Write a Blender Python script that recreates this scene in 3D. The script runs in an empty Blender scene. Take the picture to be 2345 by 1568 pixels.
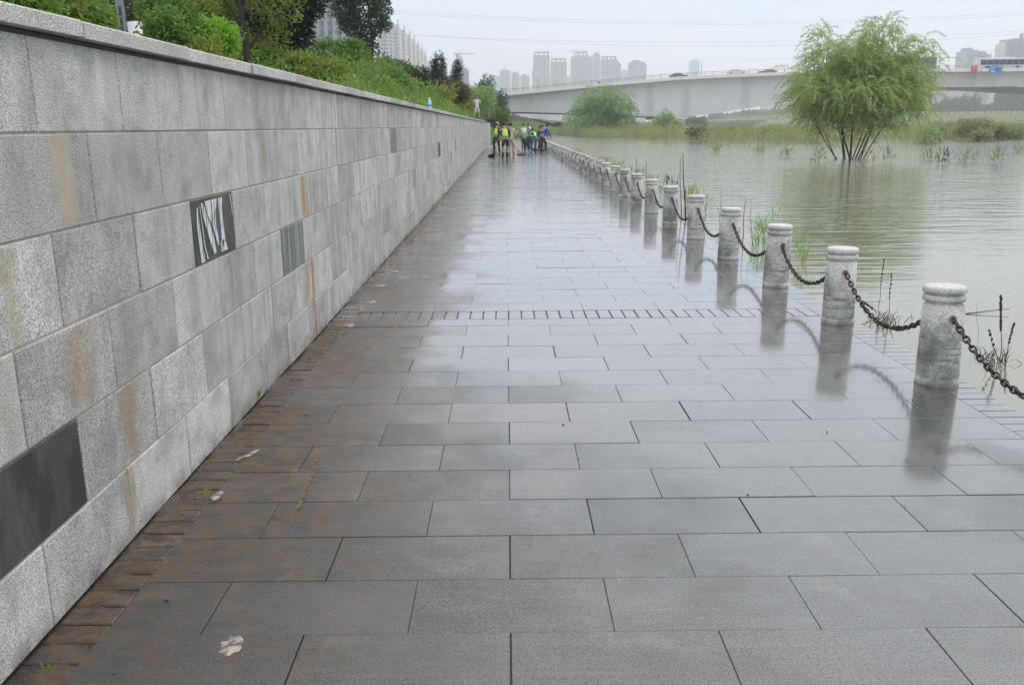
import bpy, bmesh, math, random
import numpy as np
from mathutils import Vector, Matrix, Quaternion
rng = np.random.default_rng(7); random.seed(7)
PI = math.pi
sc = bpy.context.scene
col = sc.collection

# ---------------------------------------------------------------- camera
CAM = Vector((0, 0, 1.5)); FPX = 2003.0; W0, H0 = 2345.0, 1568.0
pitch, yaw, roll = 0.241825, 0.004266, -0.008273
cp, sp, cy_, sy_ = math.cos(pitch), math.sin(pitch), math.cos(yaw), math.sin(yaw)
fw = Vector((cp*sy_, cp*cy_, -sp)); rt0 = Vector((cy_, -sy_, 0)); up0 = rt0.cross(fw)
rt = math.cos(roll)*rt0 + math.sin(roll)*up0; up = -math.sin(roll)*rt0 + math.cos(roll)*up0
cd = bpy.data.cameras.new('camera'); cam = bpy.data.objects.new('camera', cd); col.objects.link(cam)
cd.sensor_width = 36; cd.lens = FPX/W0*36; cd.clip_start = 0.05; cd.clip_end = 9000
cam.matrix_world = Matrix(((rt.x, up.x, -fw.x, 0), (rt.y, up.y, -fw.y, 0), (rt.z, up.z, -fw.z, 1.5), (0, 0, 0, 1)))
sc.camera = cam
def at(x, y, Y):                                  # point at distance Y seen at photo position x, y
    x, y, Y = float(x), float(y), float(Y)
    d = fw + (x-W0/2)/FPX*rt - (y-H0/2)/FPX*up
    t = Y/d.y; return Vector((d.x*t, Y, 1.5+d.z*t))
def gnd(x, y, z=0.0):
    d = fw + (x-W0/2)/FPX*rt - (y-H0/2)/FPX*up
    t = (z-1.5)/d.z; return Vector((d.x*t, d.y*t, z))

# ---------------------------------------------------------------- world, sun, exposure
SUN_EL, SUN_AZ = math.radians(58), math.radians(60)
w = bpy.data.worlds.new("World"); sc.world = w; w.use_nodes = True
nt = w.node_tree; nt.nodes.clear()
o_ = nt.nodes.new('ShaderNodeOutputWorld'); mx = nt.nodes.new('ShaderNodeMixShader')
b1 = nt.nodes.new('ShaderNodeBackground'); b2 = nt.nodes.new('ShaderNodeBackground')
sky = nt.nodes.new('ShaderNodeTexSky'); sky.sky_type = 'NISHITA'; sky.sun_disc = False
sky.sun_elevation = SUN_EL; sky.sun_rotation = SUN_AZ; sky.dust_density = 4
b1.inputs[1].default_value = 0.1; nt.links.new(sky.outputs[0], b1.inputs[0])
tc = nt.nodes.new('ShaderNodeTexCoord'); sx = nt.nodes.new('ShaderNodeSeparateXYZ'); nt.links.new(tc.outputs['Generated'], sx.inputs[0])
rp = nt.nodes.new('ShaderNodeValToRGB'); nt.links.new(sx.outputs[2], rp.inputs[0])
cr = rp.color_ramp; cr.elements[0].position = 0.0; cr.elements[0].color = (.80, .82, .885, 1)
cr.elements[1].position = 1; cr.elements[1].color = (1.14, 1.12, 1.08, 1)
e = cr.elements.new(.12); e.color = (.69, .73, .85, 1)
e = cr.elements.new(.3); e.color = (.97, .955, .94, 1)
mp = nt.nodes.new('ShaderNodeMapping'); mp.inputs['Scale'].default_value = (1.5, 1.5, 6); nt.links.new(tc.outputs['Generated'], mp.inputs[0])
nz = nt.nodes.new('ShaderNodeTexNoise'); nz.inputs['Scale'].default_value = 1.6; nz.inputs['Detail'].default_value = 4; nt.links.new(mp.outputs[0], nz.inputs[0])
mr = nt.nodes.new('ShaderNodeMapRange'); mr.inputs[1].default_value = .3; mr.inputs[2].default_value = .7; mr.inputs[3].default_value = .90; mr.inputs[4].default_value = 1.10
nt.links.new(nz.outputs[0], mr.inputs[0])
cmx = nt.nodes.new('ShaderNodeMix'); cmx.data_type = 'RGBA'; cmx.blend_type = 'MULTIPLY'; mr2 = nt.nodes.new('ShaderNodeMapRange'); mr2.inputs[1].default_value = .40; mr2.inputs[2].default_value = .60
nt.links.new(nz.outputs[0], mr2.inputs[0]); nt.links.new(mr2.outputs[0], cmx.inputs[0]); nt.links.new(rp.outputs[0], cmx.inputs[6]); cmx.inputs[7].default_value = (.82, .895, .99, 1)
nt.links.new(cmx.outputs[2], b2.inputs[0]); nt.links.new(mr.outputs[0], b2.inputs[1])
mx.inputs[0].default_value = .88
nt.links.new(b1.outputs[0], mx.inputs[1]); nt.links.new(b2.outputs[0], mx.inputs[2]); nt.links.new(mx.outputs[0], o_.inputs[0])
sl = bpy.data.lights.new('sun', 'SUN'); sl.energy = .8; sl.angle = math.radians(25); sl.color = (1, .97, .92)
so = bpy.data.objects.new('sun', sl); col.objects.link(so)
so.rotation_euler = Vector((math.sin(SUN_AZ)*math.cos(SUN_EL), math.cos(SUN_AZ)*math.cos(SUN_EL), math.sin(SUN_EL))).to_track_quat('Z', 'Y').to_euler()
sc.view_settings.view_transform = 'Standard'; sc.view_settings.look = 'None'; sc.view_settings.exposure = 0.52; sc.view_settings.gamma = 1
sc.render.engine = 'CYCLES'
try:
    sc.cycles.use_denoising = True; sc.cycles.max_bounces = 6; sc.cycles.volume_bounces = 1; sc.cycles.transparent_max_bounces = 6
except Exception: pass

# ---------------------------------------------------------------- material helpers
class NT:
    def __init__(s, name):
        s.m = bpy.data.materials.new(name); s.m.use_nodes = True; s.t = s.m.node_tree
        s.b = s.t.nodes['Principled BSDF']; s.out = s.t.nodes['Material Output']; s._c = {}
    def n(s, k, **kw):
        nd = s.t.nodes.new(k)
        for a, v in kw.items(): setattr(nd, a, v)
        return nd
    def l(s, a, b): s.t.links.new(a, b)
    def val(s, inp, v):
        if hasattr(v, 'is_output') or isinstance(v, bpy.types.NodeSocket): s.l(v, inp)
        else: inp.default_value = v
    def obj(s):
        if 'o' not in s._c: s._c['o'] = s.n('ShaderNodeTexCoord').outputs['Object']
        return s._c['o']
    def xyz(s):
        if 'x' not in s._c:
            nd = s.n('ShaderNodeSeparateXYZ'); s.l(s.obj(), nd.inputs[0]); s._c['x'] = nd.outputs
        return s._c['x']
    def map(s, scale, v=None):
        nd = s.n('ShaderNodeMapping'); s.l(v or s.obj(), nd.inputs[0]); nd.inputs['Scale'].default_value = scale; return nd.outputs[0]
    def noise(s, scale, detail=3, vec=None, rough=.55, dist=0):
        nd = s.n('ShaderNodeTexNoise'); s.l(vec or s.obj(), nd.inputs['Vector']); nd.inputs['Scale'].default_value = scale
        nd.inputs['Detail'].default_value = detail; nd.inputs['Roughness'].default_value = rough; nd.inputs['Distortion'].default_value = dist; return nd.outputs[0]
    def voro(s, scale, vec=None, feature='F1'):
        nd = s.n('ShaderNodeTexVoronoi', feature=feature); s.l(vec or s.obj(), nd.inputs['Vector']); nd.inputs['Scale'].default_value = scale; return nd
    def mr(s, v, a, b, c=0., d=1., smooth=False):
        nd = s.n('ShaderNodeMapRange'); nd.clamp = True
        if smooth: nd.interpolation_type = 'SMOOTHSTEP'
        s.val(nd.inputs[0], v)
        for i, q in enumerate((a, b, c, d)): s.val(nd.inputs[i+1], q)
        return nd.outputs[0]
    def math(s, op, a, b=0., c=0.):
        nd = s.n('ShaderNodeMath', operation=op); s.val(nd.inputs[0], a); s.val(nd.inputs[1], b); s.val(nd.inputs[2], c); return nd.outputs[0]
    def mix(s, f, a, b, mode='MIX'):
        nd = s.n('ShaderNodeMix', data_type='RGBA', blend_type=mode); s.val(nd.inputs[0], f)
        for i, q in ((6, a), (7, b)):
            if isinstance(q, tuple) and len(q) == 3: q = (*q, 1)
            s.val(nd.inputs[i], q)
        return nd.outputs[2]
    def attr(s, name):
        nd = s.n('ShaderNodeAttribute'); nd.attribute_name = name; return nd.outputs
    def bump(s, h, strength=.3, dist=.01, prev=None):
        nd = s.n('ShaderNodeBump'); s.val(nd.inputs['Strength'], strength); nd.inputs['Distance'].default_value = dist; s.l(h, nd.inputs['Height'])
        if prev is not None: s.l(prev, nd.inputs['Normal'])
        return nd.outputs[0]
    def fin(s, colour=None, rough=None, normal=None, **kw):
        if colour is not None: s.val(s.b.inputs['Base Color'], (*colour, 1) if isinstance(colour, tuple) and len(colour) == 3 else colour)
        if rough is not None: s.val(s.b.inputs['Roughness'], rough)
        if normal is not None: s.l(normal, s.b.inputs['Normal'])
        for k, v in kw.items(): s.val(s.b.inputs[k.replace('_', ' ')], v)
        return s.m
def plain(name, c, rough=.6, var=.25, scale=6, metal=0, **kw):
    s = NT(name); n = s.noise(scale, 4)
    return s.fin(s.mix(n, tuple(q*(1-var) for q in c), tuple(min(1, q*(1+var)) for q in c)), rough, Metallic=metal, **kw)
def leafmat(name, dark, light, trans=.35, rough=.5, clump=1.2):
    s = NT(name); t = s.attr('tint')[2]; n = s.noise(clump, 2)
    f = s.math('MULTIPLY_ADD', t, .6, s.math('MULTIPLY', s.mr(n, .3, .7), .4))
    c = s.mix(f, dark, light); s.fin(c, rough)
    tr = s.n('ShaderNodeBsdfTranslucent'); s.l(s.mix(.5, c, tuple(min(1, q*1.5) for q in light)), tr.inputs[0])
    m = s.n('ShaderNodeMixShader'); m.inputs[0].default_value = trans
    s.l(s.b.outputs[0], m.inputs[1]); s.l(tr.outputs[0], m.inputs[2]); s.l(m.outputs[0], s.out.inputs[0]); return s.m

# ---------------------------------------------------------------- mesh helpers
def tag(o, label=None, cat=None, group=None, kind=None):
    if label: o['label'] = label
    if cat: o['category'] = cat
    if group: o['group'] = group
    if kind: o['kind'] = kind
    return o
def empty(name, loc, label=None, cat=None, group=None, rz=0, kind=None):
    o = bpy.data.objects.new(name, None); col.objects.link(o); o.location = loc; o.rotation_euler.z = rz
    o.empty_display_size = .1
    return tag(o, label, cat, group, kind)
class MB:
    def __init__(s): s.v = []; s.f = []; s.mi = []; s.sm = []; s.r = []
    def add(s, vs, fs, mi=0, smooth=False, r=0.0):
        b = len(s.v); s.v += [tuple(v) for v in vs]
        for f in fs: s.f.append([b+i for i in f]); s.mi.append(mi); s.sm.append(smooth); s.r.append(r)
    def box(s, c, d, mi=0, r=0., rot=None):
        vs = [Vector((x*d[0]/2, y*d[1]/2, z*d[2]/2)) for x in (-1, 1) for y in (-1, 1) for z in (-1, 1)]
        if rot is not None: vs = [rot @ v for v in vs]
        c = Vector(c); s.add([v+c for v in vs], [(0, 1, 3, 2), (4, 6, 7, 5), (0, 4, 5, 1), (2, 3, 7, 6), (0, 2, 6, 4), (1, 5, 7, 3)], mi, r=r)
    def box2(s, a, b, mi=0, r=0.):
        s.box([(p+q)/2 for p, q in zip(a, b)], [abs(q-p) for p, q in zip(a, b)], mi, r)
    def bbox(s, c, d, ch, mi=0, r=0., tilt=(0, 0)):      # box with chamfered top edges
        x, y, z = d[0]/2, d[1]/2, d[2]/2; k = min(ch, x*.9, y*.9)
        L = [(x, y, -z), (x, y, z-ch), (x-k, y-k, z)]
        vs = []
        for (a, b, h) in L:
            for (i, j) in ((-1, -1), (1, -1), (1, 1), (-1, 1)):
                vs.append((c[0]+i*a, c[1]+j*b, c[2]+h+(tilt[0]*i*a+tilt[1]*j*b)))
        fs = [(3, 2, 1, 0), (8, 9, 10, 11)]
        for l in (0, 4):
            for q in range(4): fs.append((l+q, l+(q+1) % 4, l+4+(q+1) % 4, l+4+q))
        s.add(vs, fs, mi, r=r)
    def tube(s, pts, rad, n=8, mi=0, cap=True, r=0.):
        pts = [Vector(p) for p in pts]
        if not hasattr(rad, '__len__'): rad = [rad]*len(pts)
        base = len(s.v); prev = None
        for i, p in enumerate(pts):
            t = (pts[min(i+1, len(pts)-1)]-pts[max(i-1, 0)])
            if t.length < 1e-9: t = Vector((0, 0, 1))
            t.normalize()
            if prev is None: a = t.orthogonal().normalized()
            else: a = (prev-t*prev.dot(t)); a = a.normalized() if a.length > 1e-6 else t.orthogonal().normalized()
            prev = a; b = t.cross(a)
            for k in range(n):
                q = 2*PI*k/n; s.v.append(tuple(p+rad[i]*(math.cos(q)*a+math.sin(q)*b)))
        for i in range(len(pts)-1):
            for k in range(n):
                s.f.append([base+i*n+k, base+i*n+(k+1) % n, base+(i+1)*n+(k+1) % n, base+(i+1)*n+k]); s.mi.append(mi); s.sm.append(True); s.r.append(r)
        if cap:
            for f in ([base+k for k in range(n)][::-1], [base+(len(pts)-1)*n+k for k in range(n)]): s.f.append(f); s.mi.append(mi); s.sm.append(False); s.r.append(r)
    def lathe(s, c, prof, n=24, mi=0, r=0.):
        b = len(s.v)
        for (rr, z) in prof:
            for k in range(n): q = 2*PI*k/n; s.v.append((c[0]+rr*math.cos(q), c[1]+rr*math.sin(q), c[2]+z))
        for i in range(len(prof)-1):
            for k in range(n): s.f.append([b+i*n+k, b+i*n+(k+1) % n, b+(i+1)*n+(k+1) % n, b+(i+1)*n+k]); s.mi.append(mi); s.sm.append(True); s.r.append(r)
        s.f.append([b+(len(prof)-1)*n+k for k in range(n)]); s.mi.append(mi); s.sm.append(False); s.r.append(r)
    def ball(s, c, d, n=10, mi=0, r=0.):
        prof = [(max(1e-4, math.sin(PI*i/n)), -math.cos(PI*i/n)) for i in range(n+1)]; b = len(s.v); s.lathe((0, 0, 0), prof, n*2, mi, r)
        for i in range(b, len(s.v)): q = s.v[i]; s.v[i] = (c[0]+q[0]*d[0], c[1]+q[1]*d[1], c[2]+q[2]*d[2])
    def build(s, name, mats, parent=None, loc=None, sharp=None):
        me = bpy.data.meshes.new(name); me.from_pydata(s.v, [], s.f); me.update()
        for m in (mats if isinstance(mats, (list, tuple)) else [mats]): me.materials.append(m)
        me.polygons.foreach_set('material_index', s.mi); me.polygons.foreach_set('use_smooth', s.sm)
        a = me.attributes.new('rnd', 'FLOAT', 'FACE'); a.data.foreach_set('value', s.r)
        o = bpy.data.objects.new(name, me); col.objects.link(o)
        if parent: o.parent = parent
        if loc is not None: o.location = loc
        return o
def qmesh(name, V, mats, tint, parent=None, nv=4, loc=None):     # V: (N, nv, 3) array of separate faces
    N = len(V); me = bpy.data.meshes.new(name); me.vertices.add(N*nv); me.vertices.foreach_set('co', V.reshape(-1).astype(np.float32))
    me.loops.add(N*nv); me.loops.foreach_set('vertex_index', np.arange(N*nv, dtype=np.int32))
    me.polygons.add(N); me.polygons.foreach_set('loop_start', np.arange(0, N*nv, nv, dtype=np.int32))
    me.polygons.foreach_set('loop_total', np.full(N, nv, dtype=np.int32)); me.update(calc_edges=True)
    a = me.attributes.new('tint', 'FLOAT', 'FACE'); a.data.foreach_set('value', tint.astype(np.float32))
    me.materials.append(mats)
    o = bpy.data.objects.new(name, me); col.objects.link(o)
    if parent: o.parent = parent
    if loc is not None: o.location = loc
    return o
def unit(a): return a/np.maximum(1e-9, np.linalg.norm(a, axis=-1, keepdims=True))
def leafquads(P, D, L, Wd):                            # diamonds along D
    N = len(P); D = unit(D); R = unit(np.cross(D, rng.normal(size=(N, 3)))); L = np.broadcast_to(L, (N,))[:, None]; Wd = np.broadcast_to(Wd, (N,))[:, None]
    return np.stack([P, P+D*L*.45+R*Wd/2, P+D*L, P+D*L*.45-R*Wd/2], 1)
def blob_pts(blobs, n):                                 # points in a union of lumpy ellipsoids, biased to the shell
    w_ = np.array([b[3]*b[4] for b in blobs]); w_ = w_/w_.sum(); k = rng.choice(len(blobs), n, p=w_); B = np.array(blobs)[k]
    d = unit(rng.normal(size=(n, 3))); rr = rng.random(n)**.33*.35+.72*rng.random(n)**.5
    rr = np.minimum(rr, 1.08+.12*rng.normal(size=n))
    return B[:, :3]+d*rr[:, None]*B[:, [3, 3, 4]], d
def clumpy(P, D, m, spread):                            # each point becomes a small spray of m leaves
    Q = np.repeat(P, m, 0)+rng.normal(size=(len(P)*m, 3))*spread; return Q, np.repeat(D, m, 0)+rng.normal(size=(len(P)*m, 3))*.7

# ---------------------------------------------------------------- materials
def granite(name, streaks=True, base=(.335, .34, .335), stains=()):
    s = NT(name); X = s.xyz(); r = s.attr('rnd')[2]
    sp1 = s.noise(210, 2, rough=.7); sp2 = s.voro(330).outputs['Distance']
    g = s.mix(s.mr(sp1, .38, .62), tuple(q*.42 for q in base), tuple(q*1.45 for q in base))
    g = s.mix(s.mr(sp2, .0, .32, .5, 0), g, (.09, .095, .10))
    g = s.mix(1, g, s.n('ShaderNodeCombineColor').outputs[0], 'MULTIPLY') if False else g
    tone = s.mr(r, 0, 1, .76, 1.14)
    patch = s.mr(s.noise(2.6, 3), .3, .7, .84, 1.12)
    tone = s.math('MULTIPLY', tone, patch)
    cc = s.n('ShaderNodeCombineColor'); [s.l(tone, cc.inputs[i]) for i in range(3)]
    g = s.mix(1., g, cc.outputs[0], 'MULTIPLY')
    if streaks:
        ov = s.n('ShaderNodeVectorMath', operation='ADD'); oc = s.n('ShaderNodeCombineXYZ'); s.l(s.math('MULTIPLY', r, 61), oc.inputs[1]); s.l(s.math('MULTIPLY', r, 17), oc.inputs[2]); s.l(s.obj(), ov.inputs[0]); s.l(oc.outputs[0], ov.inputs[1]); OV = ov.outputs[0]
        st = s.noise(1, 4, s.map((1, 9, .55), OV), .6); st2 = s.noise(1, 3, s.map((3, 34, .9), OV), .6)
        far = s.mr(X[1], 3, 10, .12, 1)
        wh = s.math('MULTIPLY', s.math('MULTIPLY', s.mr(st, .50, .66), s.mr(st2, .38, .6)), far)
        g = s.mix(s.math('MULTIPLY', wh, .85), g, (.62, .62, .60))
        dk = s.math('MULTIPLY', s.mr(s.noise(1, 4, s.map((2, 11, .5), OV), .6), .50, .68), s.mr(X[1], 3, 9, .22, .5))
        g = s.mix(s.math('MULTIPLY', s.mr(s.noise(5.5, 6, OV, .68), .46, .66), .42), g, (.15, .155, .155)); g = s.mix(s.math('MULTIPLY', s.mr(s.noise(4.2, 6, s.map((1.3, 1.6, .8), OV), .7), .54, .70), .38), g, (.56, .56, .54))
        g = s.mix(dk, g, (.14, .145, .14))
        gr = s.math('MULTIPLY', s.mr(s.noise(1, 3, s.map((2, 5, .5))), .56, .72), .32)
        g = s.mix(gr, g, (.26, .27, .17))
        wob = s.math('MULTIPLY', s.math('SUBTRACT', s.noise(1, 6, s.map((1, 9, 3.5)), .7), .5), .22)
        tex = s.mr(s.noise(24, 4, s.map((1, 1.4, .35))), .35, .62)
        for (y0, wd, z0, z1, c, k) in stains:
            yy = s.math('ABSOLUTE', s.math('ADD', s.math('SUBTRACT', X[1], y0), wob))
            m_ = s.mr(yy, wd*.25, wd, 1, 0, True)
            m_ = s.math('MULTIPLY', m_, s.math('MULTIPLY', s.mr(X[2], z0-.04, z0+.06, 0, 1), s.mr(X[2], z1-.02, z1, 1, 0)))
            g = s.mix(s.math('MULTIPLY', s.math('MULTIPLY', m_, k), s.mr(tex, 0, 1, .55, 1)), g, c)
        ms = s.math('MULTIPLY', s.mr(X[2], .0, .10, .75, 0), s.mr(s.noise(9, 4), .35, .65))   # moss and dirt at the foot
        g = s.mix(ms, g, (.07, .075, .035))
    bp = s.bump(s.noise(230, 3), .35, .003)
    return s.fin(g, .62, bp, Specular_IOR_Level=.3)
STAINS = [(2.86, .09, 1.19, 1.50, (.46, .38, .26), .8), (2.46, .08, .87, 1.19, (.34, .27, .17), .65), (2.80, .16, .585, .88, (.30, .20, .12), .6),
          (3.12, .13, .29, .585, (.30, .21, .12), .7), (3.05, .06, .05, .29, (.30, .22, .12), .75), (6.18, .10, .885, 1.19, (.42, .23, .09), 1.1),
          (6.30, .045, -.2, .60, (.36, .17, .07), 1.15), (6.12, .12, .28, .60, (.33, .24, .15), .7), (5.22, .05, 1.19, 1.49, (.27, .25, .12), .7), (3.9, .10, .58, .88, (.27, .24, .16), .5),
          (4.45, .05, .58, .885, (.29, .17, .11), .6), (9.2, .06, .02, .88, (.34, .30, .20), .6), (4.1, .05, .885, 1.19, (.33, .22, .18), .5), (8.6, .08, .88, 1.19, (.27, .26, .16), .6)]
M = {}
M['granite'] = granite('granite_panels', True, (.53, .53, .515), STAINS)
M['granite_cap'] = granite('granite_coping', False, (.50, .485, .46))
def bollard_mat():
    s = NT('bollard_granite'); X = s.xyz()
    g = s.mix(s.mr(s.noise(190, 2), .36, .64), (.30, .30, .285), (.84, .83, .80)); g = s.mix(s.mr(s.voro(300).outputs['Distance'], 0, .3, .4, 0), g, (.12, .12, .12))
    oi = s.n('ShaderNodeObjectInfo').outputs['Random']
    v = s.n('ShaderNodeVectorMath', operation='ADD'); s.l(s.obj(), v.inputs[0]); cc = s.n('ShaderNodeCombineXYZ'); s.l(s.math('MULTIPLY', oi, 50), cc.inputs[0]); s.l(s.math('MULTIPLY', oi, 31), cc.inputs[1]); s.l(cc.outputs[0], v.inputs[1])
    ml = s.n('ShaderNodeMapping'); ml.inputs['Scale'].default_value = (7, 7, 60); s.l(v.outputs[0], ml.inputs[0])
    band = s.math('MULTIPLY', s.mr(X[2], .08, .14, 0, 1), s.mr(X[2], .22, .30, 1, 0))
    d = s.math('MULTIPLY', band, s.mr(s.noise(1, 4, ml.outputs[0], .65), .46, .60)); g = s.mix(s.math('MULTIPLY', d, .75), g, (.07, .075, .065))
    d2 = s.mr(s.noise(5, 5, v.outputs[0], .66), .44, .62, 0, .85); d2 = s.math('MULTIPLY', d2, s.mr(X[2], .5, .58, 1, .15)); g = s.mix(d2, g, (.17, .18, .165))
    g = s.mix(s.mr(s.noise(60, 2, v.outputs[0]), .70, .74, 0, .7), g, (.06, .06, .055))
    g = s.mix(s.math('MULTIPLY', s.mr(X[2], .0, .03, 1, 0), .6), g, (.09, .09, .06))
    return s.fin(g, .6, s.bump(s.noise(200, 3), .3, .003), Specular_IOR_Level=.3)
M['bollard'] = bollard_mat()
M['mortar'] = plain('mortar', (.43, .38, .30), .9, .3, 14)
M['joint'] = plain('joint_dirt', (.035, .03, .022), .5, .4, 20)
M['black_granite'] = (lambda s: s.fin(s.mix(s.mr(s.noise(1, 6, s.map((2, 5, 2.1)), .7), .46, .72, 0, .75), s.mix(s.mr(s.noise(240, 2), .42, .66), (.010, .011, .013), (.075, .078, .08)), (.13, .13, .125)), .5))(NT('black_granite'))
M['green_granite'] = (lambda s: s.fin(s.mix(s.mr(s.noise(1, 4, s.map((2, 16, .8))), .4, .65), s.mix(s.noise(160, 2), (.045, .055, .05), (.14, .155, .145)), (.30, .31, .29)), .5))(NT('grey_green_granite'))
M['slate_blue'] = (lambda s: s.fin(s.mix(s.mr(s.noise(1, 4, s.map((2, 30, .6))), .5, .62), s.mix(s.noise(160, 2), (.10, .12, .14), (.25, .27, .29)), (.55, .56, .57)), .45))(NT('blue_grey_granite'))
M['smear'] = (lambda s: (s.fin(s.mix(s.noise(40, 3), (.50, .53, .57), (.82, .84, .88)), .5), s.val(s.b.inputs['Alpha'], s.mr(s.noise(1, 5, s.map((30, 45, 6)), .65), .34, .52)), s.m)[-1])(NT('paint_drips'))
M['whitewash'] = plain('white_paint', (.72, .74, .77), .6, .15, 30)

def paver_mat(name, c1, c2, brick=False):
    s = NT(name); X = s.xyz(); r = s.attr('rnd')[2]
    fine = s.noise(160, 3); g = s.mix(s.mr(fine, .38, .62), c1, c2); g = s.mix(s.mr(s.noise(420, 2), .60, .68, 0, .55), g, tuple(min(1, q*2.6) for q in c2)); g = s.mix(s.mr(s.noise(5, 5, None, .65), .40, .66, 0, .5), g, s.mix(1, g, (.55, .55, .55), 'MULTIPLY'))
    g = s.mix(s.mr(r, 0, 1, 0, .7), g, s.mix(1, g, (.52, .53, .55), 'MULTIPLY'))
    g = s.mix(s.mr(s.noise(1, 4, s.map((3, 60, 3))), .5, .75, 0, .3), g, (.17, .175, .18))
    # brown silt, thick by the wall
    edge = s.math('ADD', s.math('MULTIPLY', s.math('SUBTRACT', s.noise(1.3, 5), .5), 1.7), X[0])
    silt = s.mr(edge, -1.15, -.15, 1, 0)
    g = s.mix(s.math('MULTIPLY', silt, .9), g, s.mix(1, g, (.34, .30, .26), 'MULTIPLY'))
    g = s.mix(s.math('MULTIPLY', s.math('MULTIPLY', silt, s.mr(s.noise(9, 6, s.map((1, 1.8, 1)), .7), .42, .56)), .9), g, (.11, .062, .027))
    g = s.mix(s.mr(s.noise(3.3, 5, None, .6), .62, .82, 0, .22), g, (.20, .19, .17))
    # film of water: wetter to the right and further away
    wet = s.math('ADD', s.mr(X[0], -1.0, .9, 0, .68), s.mr(X[1], 2.8, 7, 0, .65))
    wet = s.math('ADD', wet, s.math('MULTIPLY', s.math('SUBTRACT', s.noise(1.1, 6, None, .62), .5), 1.5))
    wet = s.math('ADD', wet, s.math('MULTIPLY_ADD', r, .36, -.18))
    g = s.mix(s.math('MULTIPLY', s.mr(s.noise(2.4, 9, None, .72), .57, .70), .34), g, (.27, .26, .235))
    r2 = s.math('FRACT', s.math('MULTIPLY', r, 7.3)); g = s.mix(s.mr(r2, 0, .3, .35, 0), g, (.06, .065, .075))
    wet = s.math('MINIMUM', s.math('MAXIMUM', wet, 0), 1)
    ro = s.mr(wet, .2, .9, .34, .038)
    h = s.noise(300, 2); b = s.bump(h, s.mr(wet, .2, .8, .35, .008), .002); b = s.bump(s.noise(75, 4, None, .7), s.math('MULTIPLY', s.mr(wet, .2, .9, .75, .06), s.mr(X[1], 3, 9, 1, .25)), .003, b)
    rip = s.noise(1, 3, s.map((2.2, 7, 1)), .55); far = s.mr(X[1], 11, 26, 0, 1)
    b = s.bump(rip, s.math('MULTIPLY', far, .8), .02, b)
    b = s.bump(s.noise(1, 2, s.map((16, 30, 1))), s.mr(X[1], 2, 14, .07, .12), .004, b)
    s.fin(g, s.mr(wet, .2, .9, .5, .25), b)
    s.val(s.b.inputs['Coat Weight'], s.mr(wet, .0, .8, .30, 1)); s.val(s.b.inputs['Coat Roughness'], ro); s.b.inputs['Coat IOR'].default_value = 1.75
    s.l(b, s.b.inputs['Coat Normal'])
    return s.m
M['paver'] = paver_mat('wet_slate_pavers', (.032, .033, .032), (.145, .147, .142))
M['paver_pale'] = paver_mat('pale_wet_paver', (.17, .17, .15), (.26, .26, .235))
M['brick'] = paver_mat('wet_clay_bricks', (.030, .018, .012), (.105, .060, .038))
M['gbrick'] = paver_mat('wet_grey_bricks', (.05, .048, .046), (.13, .125, .12))
def water_mat():
    s = NT('muddy_water'); X = s.xyz()
    calm = s.mr(X[1], 6, 22, .06, 1); calm = s.math('MULTIPLY', calm, s.mr(X[1], 60, 300, 1, .8))
    r1 = s.noise(1, 3, s.map((.8, 3.2, 1)), .45, .3); r2 = s.noise(1, 2, s.map((2.6, 9.5, 1)), .5); r3 = s.noise(1, 2, s.map((.25, .7, 1)))
    b = s.bump(r1, s.math('MULTIPLY', calm, 1), .042); b = s.bump(r2, s.math('MULTIPLY', calm, .9), .013, b); b = s.bump(r3, s.math('MULTIPLY', calm, .8), .05, b)
    c = s.mix(s.mr(s.noise(.12, 3), .35, .65), (.175, .178, .125), (.225, .225, .165))
    return s.fin(c, .035, b, IOR=1.8)
M['water'] = water_mat()
M['soil'] = plain('bank_soil', (.06, .075, .03), .95, .5, 3)
M['bed'] = plain('river_bed', (.12, .1, .07), .95, .3, 1)
M['farland'] = plain('far_grass', (.13, .16, .07), .95, .35, .05)
M['bark'] = plain('bark', (.085, .075, .062), .9, .45, 14)
M['barkdark'] = plain('dark_bark', (.045, .04, .035), .9, .4, 14)
M['willowbark'] = plain('willow_bark', (.06, .05, .038), .9, .4, 10)
M['steel'] = plain('galvanised_steel', (.30, .33, .38), .45, .15, 8, .4)
M['chain'] = (lambda s: s.fin(s.mix(s.mr(s.noise(60, 3), .5, .7), (.035, .034, .033), (.09, .055, .035)), .5, Metallic=.4))(NT('rusty_iron'))
M['rust'] = plain('rust_stain', (.30, .20, .11), .8, .4, 60)
M['concrete'] = (lambda s: s.fin(s.mix(s.math('MULTIPLY', s.mr(s.noise(1, 4, s.map((.25, .25, .05))), .5, .72), .35), s.mix(s.noise(.25, 4), (.68, .68, .70), (.78, .78, .80)), (.27, .25, .22)), .8))(NT('bridge_concrete'))
M['concrete_light'] = plain('pale_parapet_concrete', (.76, .76, .73), .8, .08, .6)
M['greypaint'] = plain('grey_rail_paint', (.30, .30, .33), .5, .15, 2)
def leaf(n, *a, **k): M[n] = leafmat(n, *a, **k)
leaf('lf_bank', (.026, .075, .013), (.25, .41, .075), .35)
leaf('lf_bankyel', (.09, .15, .02), (.30, .36, .06), .4)
leaf('lf_mid', (.028, .082, .014), (.20, .34, .06), .35)
leaf('lf_olive', (.045, .085, .012), (.25, .31, .05), .35)
leaf('lf_bright', (.08, .22, .02), (.26, .50, .05), .45)
leaf('lf_dark', (.008, .018, .009), (.035, .062, .03), .12, .35)
leaf('lf_juniper', (.010, .024, .014), (.032, .060, .030), .1)
leaf('lf_brown', (.05, .045, .022), (.13, .12, .05), .2)
leaf('lf_red', (.12, .055, .035), (.26, .13, .08), .25)
leaf('lf_grey', (.035, .06, .035), (.10, .15, .085), .25)
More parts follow.
